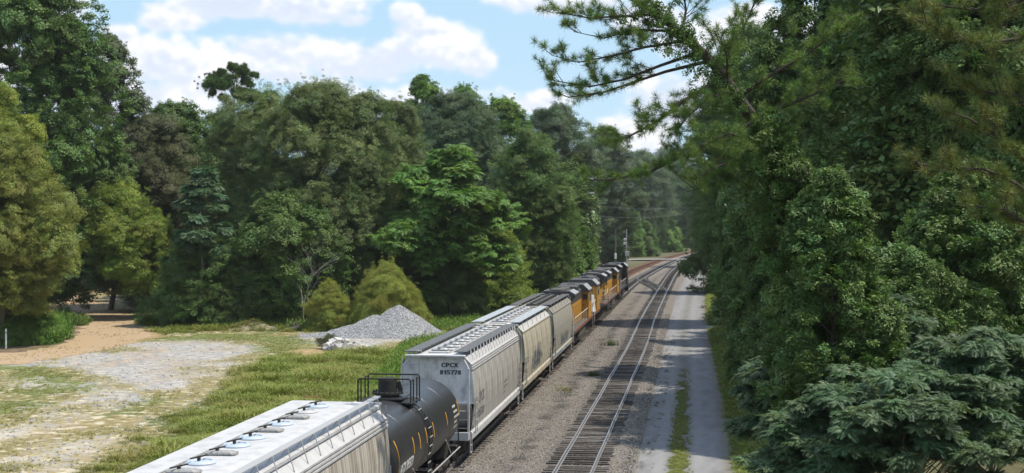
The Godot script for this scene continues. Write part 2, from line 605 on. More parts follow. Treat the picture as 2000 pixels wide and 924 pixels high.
func ballast_colour(d: float, o: float) -> Color:
	var n := noise_a.get_noise_2d(d * 2.2, o * 9.0 + 40.0) * 0.5 + noise_b.get_noise_2d(d * 1.3, o * 5.0) * 0.5
	var c := Color(0.205, 0.188, 0.172)
	c = c.lerp(Color(0.285, 0.27, 0.25), clampf(n + 0.25, 0.0, 1.0))
	# oily cinder streak half way between the tracks, and a darker bed along the train
	var streak := exp(-pow((o - 3.15 + noise_a.get_noise_2d(d * 1.5, 7.0) * 0.7) / 0.42, 2.0)) * clampf(0.75 + 1.5 * noise_b.get_noise_2d(d * 0.8, 3.0), 0.25, 1.0)
	c = c.lerp(Color(0.065, 0.062, 0.06), streak * 0.85)
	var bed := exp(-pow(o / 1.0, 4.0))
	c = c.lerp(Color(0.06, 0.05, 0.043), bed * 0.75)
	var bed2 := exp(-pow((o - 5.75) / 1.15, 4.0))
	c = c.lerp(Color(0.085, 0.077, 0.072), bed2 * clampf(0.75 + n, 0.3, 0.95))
	return c


func road_colour(d: float, o: float) -> Color:
	var n := noise_a.get_noise_2d(d * 1.6, o * 6.0 + 340.0) * 0.6 + noise_b.get_noise_2d(d * 1.5, o * 5.0) * 0.4
	var c := Color(0.27, 0.275, 0.285).lerp(Color(0.17, 0.172, 0.18), clampf(n * 1.3 + 0.35, 0.0, 1.0))
	var rut := exp(-pow((absf(o + 0.05) - 0.85) / 0.32, 2.0))
	c = c.lerp(Color(0.30, 0.30, 0.305), rut * 0.5)
	c = c.lerp(Color(0.15, 0.14, 0.11), exp(-pow(o / 0.4, 2.0)) * 0.5)
	var edge := smooth(1.5, 2.15, absf(o))
	return c.lerp(Color(0.19, 0.17, 0.145), edge * 0.8)


func red_ballast(d: float, o: float) -> Color:
	var n := noise_a.get_noise_2d(d * 1.2, o * 8.0 + 140.0)
	var c := Color(0.30, 0.26, 0.21).lerp(Color(0.20, 0.085, 0.045), smooth(2.6, 1.3, absf(o + 0.2)))
	return c.lerp(Color(0.12, 0.06, 0.04), clampf(n + 0.2, 0.0, 0.7))


const FIELD := [-72.0, 14.0, 42.0, 212.0]      # x0, x1, d0, d1 of the clearing
const PATCHES := {
	"litter": [
		[[-57.7, 175.3], [-47.9, 150.3], [-42.0, 133.4], [-38.9, 119.9], [-38.5, 108.5], [-41.3, 105.2], [-68.8, 175.3]],
	],
	"gravel": [
		[[-36.2, 102.0], [-34.8, 108.5], [-32.4, 113.0], [-31.2, 119.9], [-27.6, 122.1], [-23.8, 119.9], [-21.5, 109.4], [-21.2, 98.4], [-21.0, 90.6], [-21.5, 84.9], [-24.3, 86.0], [-27.2, 90.6], [-30.9, 96.3]],
		[[-18.8, 124.3], [-15.6, 129.0], [-6.8, 129.0], [-6.9, 122.1], [-10.7, 117.9], [-13.3, 114.0], [-16.0, 117.9]],
		[[-25.1, 81.6], [-23.6, 83.4], [-22.0, 79.0], [-23.1, 77.0]],
	],
	"rubble": [
		[[-25.9, 68.7], [-25.9, 72.9], [-26.1, 78.6], [-26.0, 83.4], [-24.5, 82.9], [-24.5, 78.1], [-24.4, 72.0], [-24.3, 66.4], [-24.5, 64.8]],
		[[-18.6, 73.5], [-18.3, 80.9], [-18.2, 86.0], [-17.5, 84.4], [-17.2, 77.0], [-17.2, 70.1]],
		[[-21.8, 63.6], [-20.5, 67.0], [-19.1, 67.5], [-19.7, 63.6], [-20.4, 60.1]],
		[[-16.8, 59.5], [-17.1, 66.7], [-16.9, 68.7], [-16.1, 63.6], [-15.4, 57.6]],
		[[-22.2, 58.8], [-21.6, 60.8], [-19.7, 61.5], [-19.3, 58.2], [-20.9, 56.5]],
		[[-34.2, 90.6], [-32.3, 91.2], [-29.1, 87.7], [-30.5, 86.0], [-32.7, 86.5]],
	],
	"turf": [
		[[-37.9, 100.5], [-32.9, 99.1], [-28.1, 91.8], [-27.1, 83.4], [-26.9, 76.0], [-26.1, 69.2]],
		[[-33.8, 124.3], [-28.2, 129.0], [-18.2, 127.2], [-15.7, 109.4], [-19.8, 105.2], [-23.6, 119.9], [-31.7, 119.9]],
		[[-22.8, 80.4], [-20.6, 81.6], [-19.5, 76.0], [-20.9, 73.9]],
	],
	"lush": [
		[[-16.5, 52.6], [-17.7, 70.1], [-18.1, 83.4], [-19.9, 99.4], [-19.3, 106.8], [-15.7, 109.4], [-11.6, 109.4], [-9.5, 114.0], [-6.9, 130.2], [-4.5, 170.9], [0.8, 218.8], [206.4, 1367.4], [19.4, 170.9], [4.0, 105.2], [-4.0, 52.6]],
		[[-36.6, 136.7], [-32.6, 143.9], [-19.6, 136.7], [-18.7, 130.2], [-28.8, 131.5], [-33.4, 126.6]],
	],
	"soil": [
		[[-35.9, 127.8], [-33.9, 130.2], [-32.2, 125.4], [-33.8, 121.0]],
		[[-18.2, 109.4], [-15.7, 115.9], [-14.0, 109.4], [-15.9, 105.2]],
	],
}
var patch_maps := {}
var field_green: Image

func polygon_distance(p: Vector2, poly: PackedVector2Array) -> float:   # negative inside
	var best := 1e9
	for i in poly.size():
		var q := Geometry2D.get_closest_point_to_segment(p, poly[i], poly[(i + 1) % poly.size()])
		best = minf(best, q.distance_squared_to(p))
	best = sqrt(best)
	return -best if Geometry2D.is_point_in_polygon(p, poly) else best


func make_clearing() -> void:
	var W := 1024
	var H := 1024
	for key in PATCHES:
		var total := Image.create_empty(128, 128, false, Image.FORMAT_RF)
		var polys := []
		for poly in PATCHES[key]:
			var pp := PackedVector2Array()
			for q in poly: pp.append(Vector2(q[0], q[1]))
			polys.append(pp)
		for y in 128:
			for x in 128:
				var p := Vector2(lerpf(FIELD[0], FIELD[1], (x + 0.5) / 128.0), lerpf(FIELD[3], FIELD[2], (y + 0.5) / 128.0))
				var best := 1e9
				for pp in polys: best = minf(best, polygon_distance(p, pp))
				total.set_pixel(x, y, Color(best, 0, 0))
		total.resize(W, H, Image.INTERPOLATE_BILINEAR)
		patch_maps[key] = total
	var im := Image.create_empty(W, H, false, Image.FORMAT_RGBF)
	field_green = Image.create_empty(W, H, false, Image.FORMAT_RF)
	var na := FastNoiseLite.new()
	na.seed = 5; na.frequency = 0.16; na.fractal_octaves = 4
	var nb := FastNoiseLite.new()
	nb.seed = 6; nb.frequency = 1.1; nb.fractal_octaves = 3
	var gravel: Image = patch_maps.gravel
	var lush: Image = patch_maps.lush
	var turf: Image = patch_maps.turf
	var rubble: Image = patch_maps.rubble
	var soil: Image = patch_maps.soil
	var litter: Image = patch_maps.litter
	for y in H:
		var d := lerpf(FIELD[3], FIELD[2], (y + 0.5) / H)
		for x in W:
			var wx := lerpf(FIELD[0], FIELD[1], (x + 0.5) / W)
			var n1 := na.get_noise_2d(wx, d * 0.8)
			var n2 := nb.get_noise_2d(wx * 0.8, d)
			# thin dry turf over pale soil
			var g := clampf(0.33 + 0.9 * n1 + 0.35 * n2, 0.0, 1.0)
			var c := Color(0.30, 0.235, 0.115).lerp(Color(0.175, 0.165, 0.052), g)
			c = c.lerp(Color(0.42, 0.38, 0.30), smooth(0.18, 0.42, n2 - 0.3 * n1) * 0.8)
			var green := g * 0.5
			var e := turf.get_pixel(x, y).r + n1 * 4.5 + n2 * 2.0
			var k := smooth(1.0, -1.4, e)
			c = c.lerp(Color(0.135, 0.165, 0.042), k)
			green = lerpf(green, 0.75, k)
			e = rubble.get_pixel(x, y).r + 0.5 + n1 * 3.2 + n2 * 4.0
			k = smooth(0.3, -0.9, e)
			c = c.lerp(Color(0.43, 0.40, 0.345), k * 0.9)
			green *= 1.0 - k
			e = lush.get_pixel(x, y).r + n1 * 3.0 + n2 * 1.2
			k = smooth(0.9, -1.3, e)
			c = c.lerp(Color(0.09, 0.13, 0.028), k)
			green = lerpf(green, 1.0, k)
			e = soil.get_pixel(x, y).r + n1 * 2.0 + n2 * 0.8
			k = smooth(0.6, -0.8, e)
			c = c.lerp(Color(0.36, 0.245, 0.125), k * 0.85)
			green *= 1.0 - k
			e = litter.get_pixel(x, y).r + n1 * 2.0 + n2 * 1.2
			k = smooth(0.7, -0.9, e)
			c = c.lerp(Color(0.135, 0.092, 0.056), k * 0.9)
			green *= 1.0 - k
			e = gravel.get_pixel(x, y).r + n1 * 4.0 + n2 * 3.0
			k = smooth(1.3, -1.5, e)
			c = c.lerp(Color(0.355, 0.345, 0.33).lerp(Color(0.33, 0.27, 0.20), clampf(0.3 + 1.2 * n1 + 1.2 * n2, 0.0, 1.0)), k)
			green *= 1.0 - k
			c = c * (0.92 + 0.55 * n2)
			im.set_pixel(x, y, c.linear_to_srgb())
			field_green.set_pixel(x, y, Color(green, 0, 0))
	im.convert(Image.FORMAT_RGB8)
	var m := mat("clearing", Color.WHITE, 0.95)
	m.albedo_texture = ImageTexture.create_from_image(im)
	m.texture_repeat = false
	var s := Shape.new()
	var a := Vector3(FIELD[0], 0.012, -FIELD[3])
	var b := Vector3(FIELD[1], 0.012, -FIELD[3])
	var c2 := Vector3(FIELD[1], 0.012, -FIELD[2])
	var d2 := Vector3(FIELD[0], 0.012, -FIELD[2])
	s.quad(a, b, c2, d2)
	s.uv = PackedVector2Array([Vector2(0, 0), Vector2(1, 0), Vector2(1, 1), Vector2(0, 0), Vector2(1, 1), Vector2(0, 1)])
	structure("clearing_ground", s, m)


func green_at(x: float, d: float) -> float:
	if x < FIELD[0] or x >= FIELD[1] or d < FIELD[2] or d >= FIELD[3]: return 0.0
	return field_green.get_pixel(int((x - FIELD[0]) / (FIELD[1] - FIELD[0]) * 1024.0), int((FIELD[3] - d) / (FIELD[3] - FIELD[2]) * 1024.0)).r


func patch_at(key: String, x: float, d: float) -> float:
	if x < FIELD[0] or x >= FIELD[1] or d < FIELD[2] or d >= FIELD[3]: return 99.0
	var im: Image = patch_maps[key]
	return im.get_pixel(int((x - FIELD[0]) / (FIELD[1] - FIELD[0]) * 1024.0), int((FIELD[3] - d) / (FIELD[3] - FIELD[2]) * 1024.0)).r


func make_ground() -> void:
	var s := Shape.new()
	s.quad(Vector3(-5000, 0, -9000), Vector3(5000, 0, -9000), Vector3(5000, 0, 3000), Vector3(-5000, 0, 3000))
	structure("ground", s, M.ground)
	make_clearing()
	# stone bed under both near tracks
	var offs := [-3.0, -2.1]
	var hts := [0.0, 0.11]
	var o := -1.8
	while o < 8.0:
		offs.append(o); hts.append(0.11)
		o += 0.24
	offs.append(8.7); hts.append(0.006)
	structure("ballast_bed", ribbon(MAIN, 10.0, 640.0, 0.5, offs, hts, ballast_colour), M.ballast, true)
	offs = []; hts = []
	o = -2.9
	while o < 2.7:
		offs.append(o); hts.append(0.10 if absf(o) < 2.4 else 0.0)
		o += 0.4
	structure("rusty_ballast_bed", ribbon(OUTER, 150.0, 690.0, 2.0, offs, hts, red_ballast), M.ballast, true)
	offs = []; hts = []
	o = -2.25
	while o < 2.3:
		offs.append(o); hts.append(0.03)
		o += 0.25
	structure("gravel_road", ribbon(ROAD, 10.0, 430.0, 0.6, offs, hts, road_colour, 0.42), M.gravel, true)
	# side apron of the gravel road, where it widens under the trees
	s = Shape.new()
	var fan := [[19.0, 134.0], [20.6, 134.6], [21.8, 136.2], [21.2, 138.5], [19.6, 139.6], [18.4, 139.0]]
	for i in range(1, fan.size() - 1):
		s.tri_out(Vector3(fan[0][0], 0.036, -fan[0][1]), Vector3(fan[i][0], 0.036, -fan[i][1]), Vector3(fan[i + 1][0], 0.036, -fan[i + 1][1]), Vector3(19, -5, -136))
	for i in s.c.size(): s.c[i] = Color(0.27, 0.275, 0.28)
	structure("gravel_apron", s, M.gravel, true)
	# sandy track into the wood, on the left
	s = Shape.new()
	var road := PackedVector2Array()
	var raw := PackedVector2Array()
	for q in DIRT: raw.append(Vector2(q[0], q[1]))
	for i in raw.size():
		var a := raw[i]
		var b := raw[(i + 1) % raw.size()]
		var steps := int(maxf(1.0, a.distance_to(b) / 0.8))
		for k in steps:
			var p := a.lerp(b, float(k) / steps)
			var side := (b - a).normalized().orthogonal()
			road.append(p + side * (noise_a.get_noise_2d(p.x * 3.0, p.y * 3.0) * 1.0 + noise_b.get_noise_2d(p.x * 1.5, p.y * 1.5) * 0.5))
	dirt_outline = road
	var idx := Geometry2D.triangulate_polygon(road)
	for i in range(0, idx.size(), 3):
		var p := []
		for k in 3: p.append(Vector3(road[idx[i + k]].x, 0.026, -road[idx[i + k]].y))
		s.tri_out(p[0], p[1], p[2], p[0] + Vector3.DOWN)
	for i in s.c.size(): s.c[i] = Color(0.40, 0.295, 0.185)
	structure("dirt_road", s, M.dirt, true)
	# far level crossing
	s = Shape.new()
	for i in 24:
		var x0 := 31.0 + i * 1.6
		var lift := 0.34 if i > 3 else 0.34 * i / 4.0
		var lift1 := 0.34 if i > 2 else 0.34 * (i + 1) / 4.0
		s.quad(Vector3(x0, lift + 0.03, -404), Vector3(x0 + 1.6, lift1 + 0.03, -404), Vector3(x0 + 1.6, lift1 + 0.03, -393), Vector3(x0, lift + 0.03, -393))
	structure("level_crossing", s, M.concrete)


# ---------------------------------------------------------------- tracks
func rail_shape(line: Array, side: float, d0: float, d1: float, step := 1.5) -> Shape:
	var s := Shape.new()
	var prof := [Vector2(-0.07, 0.145), Vector2(-0.07, 0.165), Vector2(-0.012, 0.185), Vector2(-0.012, 0.265), Vector2(-0.036, 0.28), Vector2(-0.036, 0.312), Vector2(-0.028, 0.32), Vector2(0.028, 0.32), Vector2(0.036, 0.312), Vector2(0.036, 0.28), Vector2(0.012, 0.265), Vector2(0.012, 0.185), Vector2(0.07, 0.165), Vector2(0.07, 0.145)]
	var prev := []
	var d := d0
	while d <= d1 + 0.001:
		var t := line_dir(line, d)
		var r := Vector3(-t.z, 0, t.x)
		var wob := noise_a.get_noise_2d(d * 0.35, 900.0) * 0.05 if line == SIDING else 0.0
		var at := Vector3(line_x(line, d), 0, -d) + r * (side * 0.753 + wob)
		var row := []
		for p in prof: row.append(at + r * p.x + Vector3(0, p.y, 0))
		if prev.size() > 0:
			var mid: Vector3 = (prev[0] + row[0] + prev[7] + row[7]) * 0.25
			for i in prof.size() - 1:
				s.quad_out(prev[i], prev[i + 1], row[i + 1], row[i], mid)
		prev = row
		d += step * (1.0 if d < 200.0 else 2.0)
	return s


func tie_mesh(seed_: int) -> ArrayMesh:
	var r := RandomNumberGenerator.new()
	r.seed = seed_
	var s := Shape.new()
	var p := []
	for y in [0, 1]:
		for q in [[-1, -1], [1, -1], [1, 1], [-1, 1]]:
			p.append(Vector3(q[0] * (1.30 + r.randf_range(-0.04, 0.04)), (-0.15 if y == 0 else 0.0) + r.randf_range(-0.006, 0.006), q[1] * (0.112 + r.randf_range(-0.012, 0.006))))
	s.hexa(p)
	# a split along the top
	var z := r.randf_range(-0.05, 0.05)
	s.box(Vector3(r.randf_range(-0.9, 0.9), -0.002, z), Vector3(0.5, 0.02, 0.03))
	return s.mesh()


func make_track(called: String, label: String, line: Array, d0: float, d1: float, pitch: float, singles: int, rail_mat: Material, tie_mats: Array, tie_top: float) -> Node3D:
	var t := thing(called, label, "railway track", Vector3(line_x(line, d0), 0, -d0))
	var off := -t.position
	for side in [-1.0, 1.0]:
		var s := rail_shape(line, side, d0, d1)
		for i in s.v.size(): s.v[i] += off
		var rail := part("rail", s, rail_mat, t)
		rail.set_meta("label", "worn steel rail" if rail_mat == M.rail_worn else "rust brown rail")
	var kinds := []
	for k in 5: kinds.append(tie_mesh(100 + k))
	var d := d0 + 0.3
	var n := 0
	var where := []
	var tints := PackedColorArray()
	var r := RandomNumberGenerator.new()
	r.seed = 41 + singles
	while d < d1 - 0.3:
		var dir := line_dir(line, d)
		var yaw := atan2(-dir.x, -dir.z) + r.randf_range(-0.025, 0.025)
		var at := Vector3(line_x(line, d) + r.randf_range(-0.07, 0.07), tie_top + r.randf_range(-0.016, 0.016), -d) + off
		var basis := Basis(Vector3.UP, yaw).scaled(Vector3(r.randf_range(0.97, 1.05), 1, 1))
		var k := r.randi() % 5
		if n < singles:
			var o := part("tie", kinds[k], tie_mats[[0, 0, 2, 1, 0, 1, 2, 3, 0, 1][r.randi() % 10] % tie_mats.size()], t)
			o.transform = Transform3D(basis, at)
		else:
			where.append(Transform3D(basis, at))
			tints.append(Color.WHITE)
		n += 1
		d += pitch * r.randf_range(0.9, 1.1)
	if where.size() > 0:
		copies("far_ties", kinds[0], tie_mats[0], where, tints, t)
	return t


func make_tracks() -> void:
	var near := [M.tie_0, M.tie_1, M.tie_2, M.tie_3]
	make_track("siding_track", "empty siding track with weathered ties curving right beside the gravel road", SIDING, 48.0, 446.0, 0.52, 300, M.rail_worn, near, 0.148)
	make_track("main_track", "railway track under the freight train, running on past the black engine", MAIN, 12.0, 640.0, 0.62, 0, M.rail_worn, near, 0.145)
	make_track("rusty_track", "rust brown track curving away at the foot of the far trees", OUTER, 190.0, 690.0, 0.65, 0, M.rail_rust, [M.rail_rust], 0.14)
	# crossover between the main track and the siding
	var cross := []
	for i in 13:
		var t := i / 12.0
		var d := lerpf(203.0, 268.0, t)
		var k := smooth(0.0, 1.0, t)
		cross.append([d, lerpf(line_x(SIDING, d), line_x(MAIN, d), k)])
	make_track("crossover_track", "short crossover track linking the siding to the main track", cross, 206.0, 266.0, 0.62, 60, M.rail_worn, near, 0.160)


# ---------------------------------------------------------------- train
# Cars are built with their base at rail height, length along z, +z towards the rear of the train.
const SEC := [[1.47, 1.18], [1.52, 1.5], [1.58, 2.0], [1.61, 2.5], [1.61, 3.0], [1.58, 3.4], [1.535, 3.75], [1.49, 4.0], [1.47, 4.08]]

func sec_x(y: float) -> float:
	for i in SEC.size() - 1:
		if y <= SEC[i + 1][1]:
			return lerpf(SEC[i][0], SEC[i + 1][0], clampf((y - SEC[i][1]) / (SEC[i + 1][1] - SEC[i][1]), 0.0, 1.0))
	return 1.47


func prism_x(s: Shape, outline: Array, x0: float, x1: float) -> void:   # outline of (z, y)
	var mid := Vector2.ZERO
	for p in outline: mid += p
	mid /= outline.size()
	var m := Vector3((x0 + x1) * 0.5, mid.y, mid.x)
	for i in outline.size():
		var a: Vector2 = outline[i]
		var b: Vector2 = outline[(i + 1) % outline.size()]
		s.quad_out(Vector3(x0, a.y, a.x), Vector3(x0, b.y, b.x), Vector3(x1, b.y, b.x), Vector3(x1, a.y, a.x), m)
	var idx := Geometry2D.triangulate_polygon(PackedVector2Array(outline))
	for x in [x0, x1]:
		for i in range(0, idx.size(), 3):
			var q := []
			for k in 3: q.append(Vector3(x, outline[idx[i + k]].y, outline[idx[i + k]].x))
			s.tri_out(q[0], q[1], q[2], Vector3(m.x, q[0].y, q[0].z))


var wheel_mesh: ArrayMesh
var frame_mesh: ArrayMesh
var cframe_mesh: ArrayMesh

func truck(parent: Node3D, z: float, axles := 2, iron: Material = null) -> void:
	if iron == null: iron = M.truck_iron
	if wheel_mesh == null:
		var w := Shape.new()
		w.lathe(Vector3.ZERO, Vector3.RIGHT, [[0.0, 0.045], [0.12, 0.05], [0.17, 0.02], [0.33, 0.02], [0.36, 0.06], [0.415, 0.065], [0.425, -0.03], [0.46, -0.045], [0.46, -0.07], [0.3, -0.07], [0.0, -0.07]], 24)
		wheel_mesh = w.mesh()
		var f := Shape.new()
		prism_x(f, [Vector2(-1.2, 0.60), Vector2(-1.2, 0.36), Vector2(-0.7, 0.34), Vector2(-0.4, 0.20), Vector2(0.4, 0.20), Vector2(0.7, 0.34), Vector2(1.2, 0.36), Vector2(1.2, 0.60), Vector2(0.5, 0.82), Vector2(-0.5, 0.82)], -0.09, 0.09)
		for q in [-0.88, 0.88]:
			f.lathe(Vector3(0.0, 0.46, q), Vector3.RIGHT, [[0.13, 0.0], [0.13, 0.15], [0.0, 0.16]], 12)
		for q in [-0.22, 0.0, 0.22]:
			f.lathe(Vector3(0.06, 0.26, q), Vector3.UP, [[0.07, 0.0], [0.07, 0.32]], 8)
		frame_mesh = f.mesh()
		f = Shape.new()
		prism_x(f, [Vector2(-2.45, 0.95), Vector2(-2.45, 0.45), Vector2(-1.95, 0.42), Vector2(-1.4, 0.66), Vector2(-0.5, 0.66), Vector2(-0.3, 0.42), Vector2(0.3, 0.42), Vector2(0.5, 0.66), Vector2(1.4, 0.66), Vector2(1.95, 0.42), Vector2(2.45, 0.45), Vector2(2.45, 0.95), Vector2(1.6, 1.12), Vector2(-1.6, 1.12)], -0.1, 0.1)
		for q in [-1.95, 0.0, 1.95]:
			f.lathe(Vector3(0.0, 0.5, q), Vector3.RIGHT, [[0.17, 0.0], [0.17, 0.16], [0.0, 0.18]], 12)
			f.bar(Vector3(0.14, 0.62, q + 0.3), Vector3(0.14, 1.05, q + 0.5), 0.05)
		cframe_mesh = f.mesh()
	var t := Node3D.new()
	t.name = "truck"
	parent.add_child(t, true)
	t.position.z = z
	var spots := [-0.88, 0.88] if axles == 2 else [-1.95, 0.0, 1.95]
	for q in spots:
		for side in [-1.0, 1.0]:
			var w := part("wheel", wheel_mesh, M.wheel_rim if iron == M.truck_iron else iron, t)
			w.position = Vector3(side * 0.76, 0.43 if axles == 2 else 0.46, q)
			w.scale = Vector3(side, 1, 1) * (1.0 if axles == 2 else 1.08)
			if side < 0: w.rotation.y = 0.0
		var ax := Shape.new()
		ax.bar(Vector3(-0.95, 0.44, q), Vector3(0.95, 0.44, q), 0.08, 8)
		part("axle", ax, iron, t)
	for side in [-1.0, 1.0]:
		var f := part("side_frame", frame_mesh if axles == 2 else cframe_mesh, iron, t)
		f.position.x = side * 1.02
		if side < 0: f.rotation.y = PI
	var b := Shape.new()
	b.soft_box(Vector3(0, 0.62, 0), Vector3(2.0, 0.26, 0.42), 0.04)
	part("bolster", b, iron, t)


func coupler(parent: Node3D, z: float, sgn: float) -> void:
	var s := Shape.new()
	s.soft_box(Vector3(0, 0.84, z - sgn * 0.25), Vector3(0.22, 0.24, 0.75), 0.03)
	s.soft_box(Vector3(0.05, 0.84, z + sgn * 0.2), Vector3(0.34, 0.30, 0.24), 0.06)
	part("coupler", s, M.truck_iron, parent)
	s = Shape.new()
	s.tube([Vector3(0.35, 0.9, z - sgn * 0.4), Vector3(0.34, 0.6, z - sgn * 0.1), Vector3(0.3, 0.42, z + sgn * 0.2)], [0.03], 6)
	part("air_hose", s, M.black_iron, parent)


func ladder(parent: Node3D, a: Vector3, across: Vector3, top: float, step: float, m: Material, r := 0.018) -> void:
	var s := Shape.new()
	s.bar(a, Vector3(a.x, top, a.z), r * 1.25)
	s.bar(a + across, Vector3(a.x, top, a.z) + across, r * 1.25)
	var y := a.y + step * 0.5
	while y < top:
		s.bar(Vector3(a.x, y, a.z), Vector3(a.x, y, a.z) + across, r)
		y += step
	part("ladder", s, m, parent)


func lettering(parent: Node3D, called: String, words: String, size: float, m: Material, place: Callable, spacing := 1.0) -> void:
	var t := TextMesh.new()
	var f := SystemFont.new()
	f.font_names = PackedStringArray(["Droid Sans"])
	f.font_weight = 700
	t.font = f
	t.text = words
	t.font_size = 32
	t.pixel_size = size / 24.0
	t.depth = 0.004
	t.curve_step = 2.0
	var arr := t.surface_get_arrays(0)
	var v: PackedVector3Array = arr[Mesh.ARRAY_VERTEX]
	var idx = arr[Mesh.ARRAY_INDEX]
	var s := Shape.new()
	var order: PackedInt32Array = idx if idx != null else PackedInt32Array(range(v.size()))
	for i in range(0, order.size(), 3):
		var flat := true
		for k in 3: flat = flat and v[order[i + k]].z > 0.0
		if flat:      # a second print, a hair aside, thickens the strokes
			var q := []
			for k in 3: q.append(place.call((v[order[i + k]].x + size * 0.07) * spacing, v[order[i + k]].y, v[order[i + k]].z + 0.001))
			s.tri(q[0], q[1], q[2])
		s.tri(place.call(v[order[i]].x * spacing, v[order[i]].y, v[order[i]].z), place.call(v[order[i + 1]].x * spacing, v[order[i + 1]].y, v[order[i + 1]].z), place.call(v[order[i + 2]].x * spacing, v[order[i + 2]].y, v[order[i + 2]].z))
	part(called, s, m, parent)


# spray-painted strokes that follow the bulging side of a hopper; each stroke is a list of (z, y)
func spray(parent: Node3D, strokes: Array, width: float, m: Material, lift := 0.006) -> void:
	var s := Shape.new()
	for st in strokes:
		for i in st.size() - 1:
			var a: Vector2 = st[i]
			var b: Vector2 = st[i + 1]
			var o := (b - a).normalized().orthogonal() * width * 0.5
			var steps := int(maxf(1.0, a.distance_to(b) / 0.2))
			for k in steps:
				var p := a.lerp(b, float(k) / steps)
				var q := a.lerp(b, float(k + 1) / steps)
				var c := []
				for w in [p - o, p + o, q + o, q - o]:
					c.append(Vector3(sec_x(w.y) + lift, w.y, w.x))
				s.quad_out(c[0], c[1], c[2], c[3], Vector3(0, 2, c[0].z))
	part("graffiti", s, m, parent)


